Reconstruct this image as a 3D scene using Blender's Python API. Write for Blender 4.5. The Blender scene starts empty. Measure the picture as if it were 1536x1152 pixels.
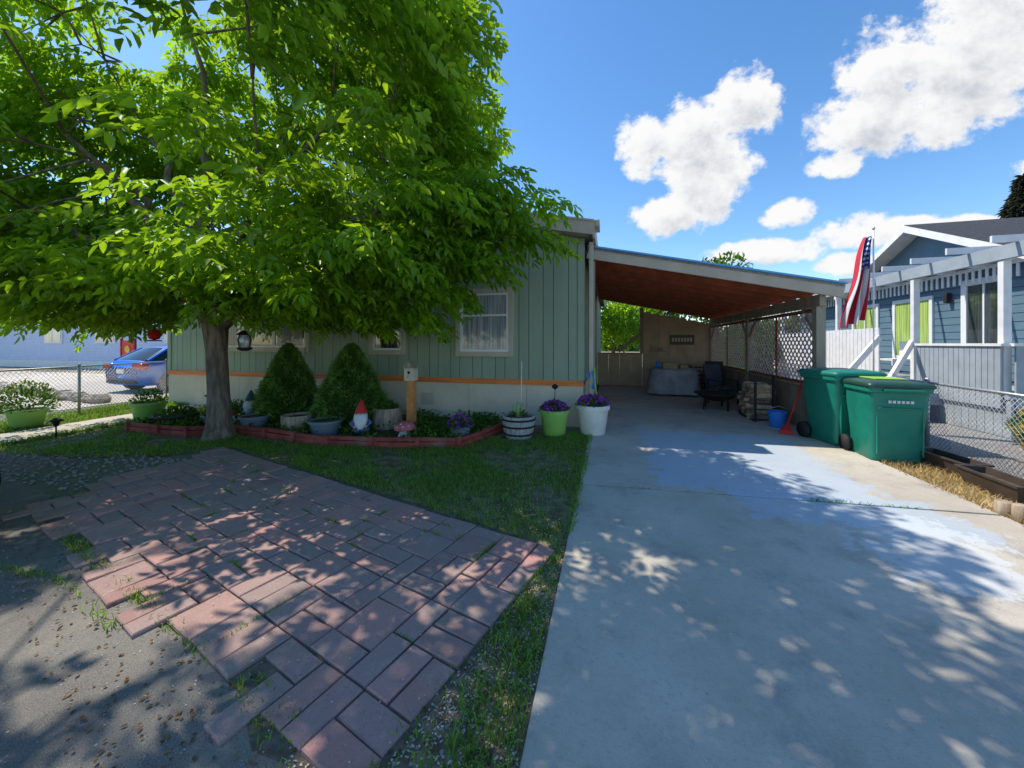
import bpy, math, random
import numpy as np
from mathutils import Vector, Matrix
random.seed(7); rng=np.random.default_rng(11)
S=bpy.context.scene
COL=S.collection

# ---------------------------------------------------------------- materials
def newmat(name):
    m=bpy.data.materials.new(name); m.use_nodes=True
    nt=m.node_tree; b=nt.nodes['Principled BSDF']
    return m,nt,b
def N(nt,t,**k):
    n=nt.nodes.new(t)
    for a,v in k.items(): setattr(n,a,v)
    return n
def mathn(nt,op,a,b=None,c=None,clamp=False):
    n=nt.nodes.new('ShaderNodeMath'); n.operation=op; n.use_clamp=clamp
    for i,v in enumerate((a,b,c)):
        if v is None: continue
        if isinstance(v,(int,float)): n.inputs[i].default_value=v
        else: nt.links.new(v,n.inputs[i])
    return n.outputs[0]
def mixc(nt,f,a,b,mode='MIX'):
    n=nt.nodes.new('ShaderNodeMix'); n.data_type='RGBA'; n.blend_type=mode; n.clamp_factor=True
    for s,v in ((n.inputs[0],f),(n.inputs[6],a),(n.inputs[7],b)):
        if isinstance(v,(int,float)): s.default_value=v
        elif isinstance(v,tuple): s.default_value=(v[0],v[1],v[2],1)
        else: nt.links.new(v,s)
    return n.outputs[2]
def noise(nt,vec,scale,detail=4,rough=.55,dist=0):
    n=nt.nodes.new('ShaderNodeTexNoise'); n.inputs['Scale'].default_value=scale
    n.inputs['Detail'].default_value=detail; n.inputs['Roughness'].default_value=rough
    n.inputs['Distortion'].default_value=dist
    if vec is not None: nt.links.new(vec,n.inputs['Vector'])
    return n.outputs['Fac']
def ramp(nt,f,a,b,o0=0.,o1=1.):
    n=nt.nodes.new('ShaderNodeMapRange'); n.interpolation_type='SMOOTHSTEP'
    nt.links.new(f,n.inputs[0]); n.inputs[1].default_value=a;n.inputs[2].default_value=b
    n.inputs[3].default_value=o0;n.inputs[4].default_value=o1
    return n.outputs[0]
def bump(nt,b,h,strength=.3,dist=.01):
    n=nt.nodes.new('ShaderNodeBump'); n.inputs['Strength'].default_value=strength; n.inputs['Distance'].default_value=dist
    nt.links.new(h,n.inputs['Height']); nt.links.new(n.outputs[0],b.inputs['Normal'])
def M(name,col,rough=.7,var=.15,scale=4,bs=0,bscale=60,metal=0,stretch=None,rnd=0,dirt=None,spec=.3):
    m,nt,b=newmat(name)
    tc=N(nt,'ShaderNodeTexCoord').outputs['Object']
    v=tc
    if stretch:
        mp=N(nt,'ShaderNodeMapping'); mp.inputs['Scale'].default_value=stretch; nt.links.new(tc,mp.inputs[0]); v=mp.outputs[0]
    f=ramp(nt,noise(nt,v,scale,4),.3,.7)
    lo=tuple(max(0,c*(1-var)) for c in col); hi=tuple(min(1,c*(1+var)) for c in col)
    c=mixc(nt,f,lo,hi)
    if rnd:
        at=N(nt,'ShaderNodeAttribute',attribute_name='rnd')
        g=mathn(nt,'MULTIPLY_ADD',at.outputs['Fac'],rnd*2,1-rnd)
        cc=N(nt,'ShaderNodeCombineColor'); 
        for i in range(3): nt.links.new(g,cc.inputs[i])
        c=mixc(nt,1.0,c,cc.outputs[0],'MULTIPLY')
    if dirt:
        d=ramp(nt,noise(nt,tc,1.7,6,.65),.48,.72,0,dirt[1])
        c=mixc(nt,d,c,dirt[0])
    nt.links.new(c,b.inputs['Base Color'])
    b.inputs['Roughness'].default_value=rough; b.inputs['Metallic'].default_value=metal
    b.inputs['Specular IOR Level'].default_value=spec
    if bs: bump(nt,b,noise(nt,v,bscale,3),bs,.01)
    return m
def leafmat(name,col,trans,t=.45,rnd=.35,rough=.5,gloss=.06):
    m,nt,b=newmat(name); nt.nodes.remove(b)
    at=N(nt,'ShaderNodeAttribute',attribute_name='rnd').outputs['Fac']
    lo=1-rnd; hi=1+rnd
    yl=lambda c:(min(1,c[0]*hi*1.15),min(1,c[1]*hi),c[2]*hi)
    c1=mixc(nt,at,tuple(c*lo for c in col),yl(col)); c2=mixc(nt,at,tuple(c*lo for c in trans),yl(trans))
    d=N(nt,'ShaderNodeBsdfDiffuse'); nt.links.new(c1,d.inputs[0])
    tr=N(nt,'ShaderNodeBsdfTranslucent'); nt.links.new(c2,tr.inputs[0])
    mx=N(nt,'ShaderNodeMixShader'); mx.inputs[0].default_value=t
    nt.links.new(d.outputs[0],mx.inputs[1]); nt.links.new(tr.outputs[0],mx.inputs[2]); o_=mx.outputs[0]
    if gloss:
        gl=N(nt,'ShaderNodeBsdfGlossy'); gl.inputs['Roughness'].default_value=rough; gl.inputs[0].default_value=(.8,.9,.8,1)
        m2=N(nt,'ShaderNodeMixShader'); m2.inputs[0].default_value=gloss; nt.links.new(o_,m2.inputs[1]); nt.links.new(gl.outputs[0],m2.inputs[2]); o_=m2.outputs[0]
    out=[n for n in nt.nodes if n.type=='OUTPUT_MATERIAL'][0]
    nt.links.new(o_,out.inputs[0])
    return m

# ---------------------------------------------------------------- builders
def grp(name,loc=(0,0,0),rotz=0,scale=1):
    e=bpy.data.objects.new(name,None); COL.objects.link(e); e.location=loc; e.rotation_euler=(0,0,rotz); e.scale=(scale,)*3
    e.empty_display_size=.2
    return e
def mesh(name,V,F,mat,parent=None,smooth=False,rnd=None,loc=None):
    me=bpy.data.meshes.new(name); me.from_pydata([tuple(v) for v in V],[],[tuple(f) for f in F]); me.update()
    if mat: me.materials.append(mat)
    if smooth: me.polygons.foreach_set('use_smooth',[True]*len(me.polygons))
    if rnd is not None:
        a=me.attributes.new('rnd','FLOAT','POINT'); a.data.foreach_set('value',np.asarray(rnd,dtype=np.float32))
    o=bpy.data.objects.new(name,me); COL.objects.link(o)
    if parent: o.parent=parent
    if loc: o.location=loc
    return o
def fastmesh(name,V,Q,mat,parent=None,rnd=None,nper=4,smooth=False):
    V=np.asarray(V,dtype=np.float32); Q=np.asarray(Q,dtype=np.int32)
    me=bpy.data.meshes.new(name); me.vertices.add(len(V)); me.vertices.foreach_set('co',V.ravel())
    me.loops.add(Q.size); me.loops.foreach_set('vertex_index',Q.ravel())
    me.polygons.add(len(Q)); me.polygons.foreach_set('loop_start',np.arange(len(Q),dtype=np.int32)*nper)
    me.polygons.foreach_set('loop_total',np.full(len(Q),nper,dtype=np.int32))
    me.update(calc_edges=True); me.validate()
    me.materials.append(mat)
    if rnd is not None:
        a=me.attributes.new('rnd','FLOAT','POINT'); a.data.foreach_set('value',np.asarray(rnd,dtype=np.float32))
    o=bpy.data.objects.new(name,me); COL.objects.link(o)
    if parent: o.parent=parent
    return o
CF=[(0,3,2,1),(4,5,6,7),(0,1,5,4),(1,2,6,5),(2,3,7,6),(3,0,4,7)]
def boxes(name,L,mat,parent=None,bev=0,rnd=False):
    V=[];F=[];R=[]
    for (x0,x1,y0,y1,z0,z1) in L:
        n=len(V); V+= [(x0,y0,z0),(x1,y0,z0),(x1,y1,z0),(x0,y1,z0),(x0,y0,z1),(x1,y0,z1),(x1,y1,z1),(x0,y1,z1)]
        F+=[tuple(i+n for i in f) for f in CF]; R+=[random.random()]*8
    o=mesh(name,V,F,mat,parent,rnd=R if rnd else None)
    if bev:
        b=o.modifiers.new('b','BEVEL'); b.width=bev; b.segments=2
    return o
def beam(V,F,a,b,w,h,up=(0,0,1)):
    a=Vector(a);b=Vector(b); d=(b-a).normalized(); up=Vector(up); s=d.cross(up)
    if s.length<1e-4: s=d.cross(Vector((1,0,0)))
    s.normalize(); u=s.cross(d)
    n=len(V)
    for p in (a,b):
        for i,j in ((-1,-1),(1,-1),(1,1),(-1,1)): V.append(tuple(p+s*(w/2*i)+u*(h/2*j)))
    F+=[tuple(i+n for i in f) for f in ((0,1,2,3),(7,6,5,4),(0,4,5,1),(1,5,6,2),(2,6,7,3),(3,7,4,0))]
def beams(name,L,w,h,mat,parent=None,up=(0,0,1),bev=0):
    V=[];F=[]
    for a,b in L: beam(V,F,a,b,w,h,up)
    o=mesh(name,V,F,mat,parent)
    if bev:
        bb=o.modifiers.new('b','BEVEL'); bb.width=bev; bb.segments=2
    return o
def lathe(name,prof,mat,loc=(0,0,0),parent=None,seg=28,smooth=True,wob=0):
    V=[];F=[]
    for r,z in prof:
        for i in range(seg):
            a=2*math.pi*i/seg; rr=r*(1+wob*math.sin(3*a+z*9)); V.append((loc[0]+rr*math.cos(a),loc[1]+rr*math.sin(a),loc[2]+z))
    for k in range(len(prof)-1):
        for i in range(seg):
            j=(i+1)%seg; F.append((k*seg+i,k*seg+j,(k+1)*seg+j,(k+1)*seg+i))
    F.append(tuple(range(seg))[::-1]); F.append(tuple((len(prof)-1)*seg+i for i in range(seg)))
    o=mesh(name,V,F,mat,parent,smooth)
    if smooth:
        m=o.modifiers.new('e','EDGE_SPLIT'); m.split_angle=math.radians(40)
    return o
def tubes(name,paths,mat,parent=None,k=8,smooth=True):
    V=[];F=[]
    for pts,rad in paths:
        pts=[Vector(p) for p in pts]; n0=len(V)
        for i,p in enumerate(pts):
            d=(pts[min(i+1,len(pts)-1)]-pts[max(i-1,0)]).normalized()
            s=d.cross(Vector((.13,.97,.21)));
            if s.length<1e-3: s=d.cross(Vector((1,0,0)))
            s.normalize(); u=s.cross(d)
            r=rad[i] if hasattr(rad,'__len__') else rad
            for j in range(k):
                a=2*math.pi*j/k; V.append(tuple(p+s*(r*math.cos(a))+u*(r*math.sin(a))))
        for i in range(len(pts)-1):
            for j in range(k):
                jj=(j+1)%k; F.append((n0+i*k+j,n0+i*k+jj,n0+(i+1)*k+jj,n0+(i+1)*k+j))
        F.append(tuple(n0+j for j in range(k))[::-1]); F.append(tuple(n0+(len(pts)-1)*k+j for j in range(k)))
    return mesh(name,V,F,mat,parent,smooth)
def norm(a): return a/np.maximum(np.linalg.norm(a,axis=-1,keepdims=True),1e-6)
def leaves(name,P,D,Nn,L,W,mat,parent=None,fold=.15,droop=.15,rnd=None):
    n=len(P); D=norm(D); Sd=norm(np.cross(D,Nn)); U=np.cross(Sd,D)
    L=np.broadcast_to(L,(n,))[:,None]; W=np.broadcast_to(W,(n,))[:,None]
    b=P; t=P+D*L-U*L*droop
    l1=P+D*L*.33+Sd*W*.5+U*W*fold; l2=P+D*L*.7+Sd*W*.36+U*(W*fold-L*droop*.4)
    r1=P+D*L*.33-Sd*W*.5+U*W*fold; r2=P+D*L*.7-Sd*W*.36+U*(W*fold-L*droop*.4)
    V=np.stack([b,r1,r2,t,l2,l1],1).reshape(-1,3)
    i=np.arange(n)[:,None]*6
    Q=np.concatenate([i+np.array([[0,1,2,3]]),i+np.array([[0,3,4,5]])],1).reshape(-1,4)
    r=rng.random(n) if rnd is None else rnd
    return fastmesh(name,V,Q,mat,parent,np.repeat(r,6))
def clump(name,c,rad,n,L,W,mat,parent=None,shell=.5,up=.3,flat=False):
    d=norm(rng.normal(size=(n,3))); 
    if flat: d[:,2]=np.abs(d[:,2])
    r=shell+(1-shell)*rng.random(n)**.5
    P=np.array(c)+d*np.array(rad)*r[:,None]
    D=d+rng.normal(size=(n,3))*.5+np.array([0,0,up])
    return leaves(name,P,D,d+rng.normal(size=(n,3))*.5+np.array([0,0,.5]),L*(.7+.6*rng.random(n)),W,mat,parent)
def inpoly(px,py,poly):
    ins=np.zeros(len(px),bool); n=len(poly)
    for i in range(n):
        x0,y0=poly[i];x1,y1=poly[(i+1)%n]
        c=((y0>py)!=(y1>py)); 
        xx=(x1-x0)*(py-y0)/((y1-y0) if y1!=y0 else 1e-9)+x0
        ins^= c&(px<xx)
    return ins
def sheet(name,poly,z,mat,rag=0,step=.25,parent=None,thick=0):
    pts=[]
    n=len(poly)
    for i in range(n):
        a=Vector(poly[i]);b=Vector(poly[(i+1)%n]); L=(b-a).length; k=max(1,int(min(L,14)/step)) if rag else 1
        for j in range(k):
            p=a.lerp(b,j/k); pts.append((p.x+random.uniform(-rag,rag),p.y+random.uniform(-rag,rag),z))
    V=list(pts);F=[tuple(range(len(pts)))]
    if thick:
        m=len(pts); V+=[(p[0],p[1],z-thick) for p in pts]
        for i in range(m): F.append((i,i+m,(i+1)%m+m,(i+1)%m))
    o=mesh(name,V,F,mat,parent)
    return o
def blades(name,poly,dens,h,w,mat,patch=0,z=.01):
    xs=[p[0] for p in poly]; ys=[p[1] for p in poly]
    A=(max(xs)-min(xs))*(max(ys)-min(ys)); n=int(A*dens)
    x=rng.uniform(min(xs),max(xs),n); y=rng.uniform(min(ys),max(ys),n); k=inpoly(x,y,poly)
    if patch:
        f=np.sin(x*3.1+y*1.7)+np.sin(x*1.3-y*4.1+1)+np.sin(x*7.3+y*5.9)*.7+np.sin(x*15+y*4)*np.sin(y*17-x*6)*.8
        k&= (rng.random(n) < np.clip(.55+f*.35*patch+(1-patch)*.5,.04,1))
    x=x[k];y=y[k];n=len(x)
    a=rng.uniform(0,2*np.pi,n); tall=1+.35*np.sin(x*4.3+1.2*y)*np.sin(y*3.7-x); hh=h*tall*(.5+.9*rng.random(n)); lean=hh*rng.uniform(.2,1.1,n); b=rng.uniform(0,2*np.pi,n)
    P=np.stack([x,y,np.full(n,z)],1); s=np.stack([np.cos(a),np.sin(a),a*0],1)*w/2
    lv=np.stack([np.cos(b),np.sin(b),b*0],1)*lean[:,None]; u=np.array([0,0,1])*hh[:,None]
    V=np.stack([P-s,P+s,P+s*.8+lv*.35+u*.6,P-s*.8+lv*.35+u*.6,P+lv+u*.95+s*.15,P+lv+u*.95-s*.15],1).reshape(-1,3)
    i=np.arange(n)[:,None]*6
    Q=np.concatenate([i+np.array([[0,1,2,3]]),i+np.array([[3,2,4,5]])],1).reshape(-1,4)
    return fastmesh(name,V,Q,mat,None,np.repeat(rng.random(n),6))

# ---------------------------------------------------------------- palette
m_teal=M('sage_siding',(.31,.375,.27),.65,.06,3,.25,90,stretch=(1,1,.15))
m_groove=M('siding_groove',(.085,.11,.08),.8)
m_beige=M('skirting_beige',(.70,.60,.45),.75,.07,2,.1,30,dirt=((.42,.36,.28),.35))
m_trim=M('trim_tan',(.52,.46,.35),.6,.06,3)
m_fascia=M('fascia_taupe',(.50,.42,.33),.6,.08,3,.15,60)
m_cedar=M('cedar_strip',(.80,.23,.055),.55,.2,5,.1,80,stretch=(.2,1,3))
m_white=M('white_vinyl',(.82,.82,.80),.45,.03,3)
m_wpaint=M('white_paint',(.80,.78,.76),.6,.07,5,.1,60)
m_shingle=M('roof_shingle_dark',(.06,.06,.065),.9,.35,25,.5,60)
m_roofgrey=M('roof_grey',(.25,.24,.23),.9,.2,25,.4,60)
def glass(name,col,rough=.05):
    m,nt,b=newmat(name); tc=N(nt,'ShaderNodeTexCoord').outputs['Object']
    mp=N(nt,'ShaderNodeMapping'); mp.inputs['Scale'].default_value=(14,14,.4); nt.links.new(tc,mp.inputs[0])
    f=ramp(nt,noise(nt,mp.outputs[0],2,3),.35,.65)
    nt.links.new(mixc(nt,f,tuple(c*.6 for c in col),tuple(min(1,c*1.25) for c in col)),b.inputs['Base Color'])
    b.inputs['Roughness'].default_value=rough; b.inputs['Specular IOR Level'].default_value=.9
    b.inputs['Coat Weight'].default_value=.6; b.inputs['Coat Roughness'].default_value=.02
    return m
m_gcurt=glass('glass_with_curtain',(.40,.42,.44),.15)
m_gdark=glass('glass_dark',(.05,.06,.065))
m_ggreen=glass('glass_green_curtain',(.45,.60,.16),.2)
m_redwood=M('redwood_ceiling',(.50,.135,.05),.65,.3,3,.15,60,stretch=(.5,6,1),rnd=.3)
m_redwood2=M('redwood_rafter',(.32,.09,.04),.6,.2,5)
m_post=M('post_taupe',(.35,.29,.21),.7,.15,6,.2,50,stretch=(1,1,.2))
m_lowwall=M('low_wall_brown',(.28,.21,.16),.8,.15,4,.2,50)
m_tanwall=M('tan_wall',(.54,.42,.28),.8,.1,3,.1,40,rnd=.08)
m_lattice=M('lattice_paint',(.74,.55,.54),.7,.1,8)
m_bluecap=M('blue_flashing',(.12,.40,.75),.4,.05)
m_galv=M('galvanised_steel',(.48,.49,.5),.45,.1,20,metal=.6)
m_bin=M('bin_teal_plastic',(.010,.205,.145),.42,.08,6,.05,120,spec=.45,dirt=((.05,.23,.19),.4))
m_binlid=M('bin_lid_dark',(.02,.07,.05),.4,.1,6,spec=.5)
m_lime=M('lime_plastic',(.3,.6,.07),.5)
m_black=M('black_rubber',(.025,.025,.025),.7,.2)
m_planter=M('planter_brown',(.065,.048,.04),.5,.15,6)
m_soil=M('soil',(.10,.075,.05),.95,.3,20,.5,60)
m_bark=M('bark',(.21,.16,.12),.9,.4,6,1.0,22,stretch=(3,3,.6))
m_leaf=leafmat('leaf_green',(.12,.28,.008),(.40,.68,.02),.5,.38,.4,.04)
m_leaf2=leafmat('leaf_background',(.08,.18,.03),(.14,.30,.03),.35,.4,gloss=0)
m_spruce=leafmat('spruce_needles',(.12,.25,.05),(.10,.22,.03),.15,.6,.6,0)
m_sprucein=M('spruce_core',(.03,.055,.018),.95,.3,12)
m_grass=leafmat('grass_blades',(.15,.30,.05),(.28,.48,.06),.4,.5,.6,0)
m_dry=leafmat('dry_grass',(.52,.42,.19),(.5,.4,.17),.3,.35,.8,0)
m_redtimber=M('red_edging',(.34,.07,.055),.75,.3,7,.3,40,dirt=((.3,.22,.18),.6))
m_concrete2=M('path_concrete',(.50,.44,.36),.85,.1,3,.2,50)
m_gravel=M('gravel_grey',(.30,.28,.26),.95,.4,45,.8,60,dirt=((.17,.155,.14),.5))
m_green_pot=M('lime_pot',(.30,.55,.12),.4,.06)
m_bluegrey_pot=M('bluegrey_pot',(.17,.22,.27),.5,.12)
m_whitepot=M('white_pot',(.80,.77,.68),.5,.08,5,dirt=((.5,.45,.35),.3))
m_wood=M('weathered_wood',(.40,.31,.22),.8,.3,8,.3,40,stretch=(3,3,.5))
m_woodor=M('orange_wood',(.66,.27,.09),.7,.2,8,.2,40)
m_purple=leafmat('purple_petals',(.33,.08,.5),(.4,.1,.5),.3,.4,gloss=0)
m_yellow=leafmat('yellow_petals',(.75,.45,.03),(.6,.4,.02),.3,.3,gloss=0)
m_red=M('red_paint',(.6,.03,.02),.45,.08)
m_pink=M('mushroom_pink',(.6,.16,.18),.5,.1)
m_skin=M('gnome_skin',(.7,.4,.28),.6,.05)
m_beard=M('gnome_beard',(.8,.78,.75),.8,.08,20,.4,60)
m_blue=M('blue_plastic',(.04,.22,.7),.4,.08)
m_tealhat=M('dark_teal_cloth',(.05,.13,.13),.8)
m_terra=M('terracotta',(.5,.2,.09),.8,.12)

# ---------------------------------------------------------------- ground
def groundmat():
    m,nt,b=newmat('dirt_ground'); tc=N(nt,'ShaderNodeTexCoord').outputs['Object']
    n1=ramp(nt,noise(nt,tc,.7,6,.6),.35,.65); n2=ramp(nt,noise(nt,tc,28,5,.7),.4,.75)
    c=mixc(nt,n1,(.15,.115,.08),(.26,.21,.155)); c=mixc(nt,n2,c,(.34,.29,.23))
    g=ramp(nt,noise(nt,tc,.25,3),.45,.6,0,.6); c=mixc(nt,g,c,(.13,.17,.06))
    nt.links.new(c,b.inputs['Base Color']); b.inputs['Roughness'].default_value=.95
    bump(nt,b,noise(nt,tc,35,5,.7),.8,.02); return m
sheet('ground',[(-400,-400),(400,-400),(400,400),(-400,400)],0,groundmat())
def asphaltmat():
    m,nt,b=newmat('asphalt'); tc=N(nt,'ShaderNodeTexCoord').outputs['Object']
    c=mixc(nt,ramp(nt,noise(nt,tc,1.1,5,.6),.3,.7),(.17,.155,.138),(.26,.235,.20))
    c=mixc(nt,ramp(nt,noise(nt,tc,240,2,.6),.5,.66,0,.6),c,(.42,.38,.33))
    c=mixc(nt,ramp(nt,noise(nt,tc,170,2,.6),.54,.68,0,.65),c,(.07,.064,.057))
    c=mixc(nt,ramp(nt,noise(nt,tc,3,7,.75),.5,.7,0,.6),c,(.36,.305,.235))
    nt.links.new(c,b.inputs['Base Color']); b.inputs['Roughness'].default_value=.95; b.inputs['Specular IOR Level'].default_value=.1
    bump(nt,b,noise(nt,tc,170,3,.7),.8,.008); return m
sheet('road_asphalt',[(-1.02,1.05),(-1.3,1.28),(-2.45,1.50),(-4.6,2.0),(-5.4,2.4),(-8,2.9),(-40,3.2),(-40,-14),(40,-14),(40,-.6),(-.4,-.6),(-.75,.4)],.008,asphaltmat(),rag=.03,step=.12)
def concmat():
    m,nt,b=newmat('driveway_concrete'); tc=N(nt,'ShaderNodeTexCoord').outputs['Object']
    sx=N(nt,'ShaderNodeSeparateXYZ'); nt.links.new(tc,sx.inputs[0]); X,Y=sx.outputs[0],sx.outputs[1]
    c=mixc(nt,ramp(nt,noise(nt,tc,.8,5,.6),.3,.7),(.48,.42,.34),(.62,.55,.45))
    c=mixc(nt,ramp(nt,noise(nt,tc,45,5,.75),.48,.72,0,.5),c,(.35,.31,.26))
    c=mixc(nt,ramp(nt,noise(nt,tc,1.9,8,.72),.48,.7,0,.75),c,(.34,.305,.265))
    c=mixc(nt,ramp(nt,noise(nt,tc,6,8,.8),.58,.75,0,.5),c,(.27,.24,.205))
    c=mixc(nt,ramp(nt,noise(nt,tc,190,2,.7),.6,.75,0,.5),c,(.73,.68,.60))
    c=mixc(nt,ramp(nt,noise(nt,tc,230,2,.7),.6,.72,0,.6),c,(.24,.21,.18))
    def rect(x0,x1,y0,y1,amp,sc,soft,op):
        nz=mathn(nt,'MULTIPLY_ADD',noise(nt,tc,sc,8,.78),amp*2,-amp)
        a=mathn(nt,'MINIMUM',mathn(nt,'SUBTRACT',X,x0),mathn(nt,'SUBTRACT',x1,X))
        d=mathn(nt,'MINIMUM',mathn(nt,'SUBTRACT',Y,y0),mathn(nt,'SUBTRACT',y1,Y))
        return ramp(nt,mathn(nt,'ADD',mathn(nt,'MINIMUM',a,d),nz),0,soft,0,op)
    c=mixc(nt,rect(.45,2.75,4.28,7.1,.75,2.2,.1,.65),c,(.43,.53,.63))  # chalky white paint; the blue of its shaded part is put into the colour
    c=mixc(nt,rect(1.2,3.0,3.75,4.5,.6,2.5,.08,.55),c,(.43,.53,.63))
    c=mixc(nt,rect(1.85,2.85,2.95,4.1,1.2,3.1,.15,.6),c,(.64,.67,.68))  # sunlit part of the same paint, made whiter in the colour
    nt.links.new(c,b.inputs['Base Color']); b.inputs['Roughness'].default_value=.93; b.inputs['Specular IOR Level'].default_value=.15
    bump(nt,b,noise(nt,tc,90,4,.7),.45,.006); return m
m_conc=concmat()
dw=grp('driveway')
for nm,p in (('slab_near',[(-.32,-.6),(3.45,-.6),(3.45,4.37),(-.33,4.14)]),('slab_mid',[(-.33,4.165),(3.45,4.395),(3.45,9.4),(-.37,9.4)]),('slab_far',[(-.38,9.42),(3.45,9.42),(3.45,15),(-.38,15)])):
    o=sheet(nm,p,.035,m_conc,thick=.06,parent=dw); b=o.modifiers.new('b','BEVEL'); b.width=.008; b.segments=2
sheet('slab_joint',[(-.3,4.1),(3.4,4.3),(3.4,4.45),(-.3,4.25)],.02,m_soil,parent=dw)
sheet('gravel_bed',[(4.5,-.4),(30,-.4),(30,22),(4.5,22)],.01,m_gravel)
sheet('straw_verge',[(3.46,-.5),(4.49,-.5),(4.49,12),(3.46,12)],.012,M('straw_ground',(.42,.33,.19),.95,.35,12,.6,50))
sheet('concrete_path',[(-10.15,3.1),(-9.15,3.1),(-9.6,9.5),(-10.6,9.5)],.03,m_concrete2,thick=.05)
sheet('neighbour_driveway',[(-40,8.0),(-12.6,5.6),(-13.0,13),(-40,13)],.012,m_concrete2)
L1=[(-.37,6.9),(-.36,2.9),(-.5,2.86),(-5.45,4.27),(-6.0,4.32),(-6.9,4.5),(-6.5,4.9),(-4.2,4.68),(-2.2,5.12),(-1.75,6.3),(-.75,6.4)]
L2=[(-5.7,4.3),(-6.1,3.7),(-7.2,3.35),(-9.1,3.2),(-9.5,7.05),(-8.8,7.05),(-8.55,4.55),(-6.9,4.5)]
L4=[(-10.2,3.2),(-11.6,3.2),(-12.6,8.5),(-10.7,8.5)]
m_lawnsoil=M('lawn_soil',(.19,.17,.085),.95,.45,7,.6,50)
for l in (L1,L2,L4): sheet('lawn_turf',l,.006,m_lawnsoil,rag=.04)
DS=[(-.33,2.88),(-.33,.5),(-.78,.5),(-1.02,1.04),(-.86,1.22),(-.43,2.8)]
sheet('dirt_strip',DS,.005,M('dirt_brown',(.22,.165,.11),.95,.4,14,.6,60))
blades('lawn_grass',L1,3600,.047,.007,m_grass,patch=.9)
blades('lawn_grass',L2,2200,.045,.008,m_grass,patch=1)
blades('lawn_grass',L4,1500,.06,.011,m_grass,patch=.3)
blades('weeds',[(-.34,2.95),(-.34,.8),(-.5,.9),(-.68,1.6),(-.55,2.3),(-.42,2.9)],4500,.045,.007,m_grass,patch=1)
blades('weeds',[(-.42,2.9),(-.55,2.3),(-.86,1.25),(-.95,1.0),(-.7,.7),(-.4,.7),(-.34,2)],1500,.035,.007,m_grass,patch=1)
blades('weeds',[(-.8,1.2),(-1.05,1.0),(-1.3,1.3),(-1.7,1.40),(-1.7,1.3),(-1.1,1.02),(-.9,.9)],6000,.035,.006,m_grass,patch=1)
blades('weeds',[(-1.9,1.42),(-4.6,2.08),(-4.6,1.98),(-1.9,1.34)],4000,.035,.006,m_grass,patch=1)
blades('weeds',[(-2.6,1.42),(-3.6,1.62),(-5,1.55),(-5,1.5),(-3.6,1.55),(-2.6,1.36)],3500,.035,.006,m_grass,patch=1)
blades('weeds',[(-.36,6.9),(-.28,6.9),(-.29,3),(-.37,3)],3500,.05,.007,m_grass,z=.02)
blades('weeds',[(1.9,4.27),(3.1,4.34),(3.1,4.40),(1.9,4.32)],5000,.035,.007,m_grass,patch=1,z=.02)
blades('weeds',[(.2,4.165),(1.9,4.27),(1.9,4.3),(.2,4.195)],1500,.03,.006,m_grass,patch=1,z=.02)
blades('dry_grass',[(3.44,1),(4.5,1),(4.5,8.5),(3.44,8.5)],2600,.06,.008,m_dry,patch=.5)
blades('weeds',[(3.7,1),(4.6,1),(4.6,8.5),(4.2,8.5)],700,.07,.009,m_grass,patch=.9)
blades('path_weeds',[(-9.2,3.1),(-9.0,3.1),(-9.45,7.5),(-9.65,7.5)],2500,.07,.01,m_grass)

# pavers
pv=grp('brick_paver_patio'); e1=np.array([-.964,.268]); e2=np.array([-.268,-.964]); O=np.array([-.40,2.79])
ppoly=[(-.36,2.82),(-5.5,4.26),(-5.75,4.1),(-5.5,3.5),(-5.7,2.9),(-5.3,2.15),(-4.5,2.02),(-2.4,1.50),(-1.6,1.28),(-1.35,1.12),(-.84,1.12)]
u=.148; nx,ny=38,16; occ=np.zeros((nx,ny),int); V=[];F=[];R=[]
for j in range(ny):
    for i in range(nx):
        if occ[i,j]: continue
        q_=random.random()
        opts=[(2,1),(1,2),(2,1),(1,2)]
        random.shuffle(opts)
        if q_>.88: opts.insert(0,(2,2))
        opts.append((1,1))
        for w,h in opts:
            if i+w<=nx and j+h<=ny and not occ[i:i+w,j:j+h].any(): break
        occ[i:i+w,j:j+h]=1
        cx=(i+w/2)*u;cy=(j+h/2)*u; c=O+e1*cx+e2*cy
        if not inpoly(np.array([c[0]]),np.array([c[1]]),ppoly)[0]: continue
        g=random.uniform(.003,.008); hw=w*u/2-g;hh=h*u/2-g; zt=.028+random.uniform(-.005,.004); r=random.random(); rot=random.uniform(-.03,.03)
        tx,ty=random.uniform(-.025,.025),random.uniform(-.025,.025); n=len(V)
        for (ins,z) in ((0,-.02),(0,zt-.006),(.006,zt)):
            for sx,sy in ((-1,-1),(1,-1),(1,1),(-1,1)):
                a=(hw-ins)*sx;b=(hh-ins)*sy; a2=a-b*rot;b2=b+a*rot
                p=c+e1*a2+e2*b2; V.append((p[0],p[1],z+(a*tx+b*ty)*(1 if z>0 else 0))); R.append(r)
        for k in range(2):
            for q in range(4): F.append((n+k*4+q,n+k*4+(q+1)%4,n+k*4+4+(q+1)%4,n+k*4+4+q)[::-1])
        F.append((n+8,n+9,n+10,n+11)[::-1])
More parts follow.
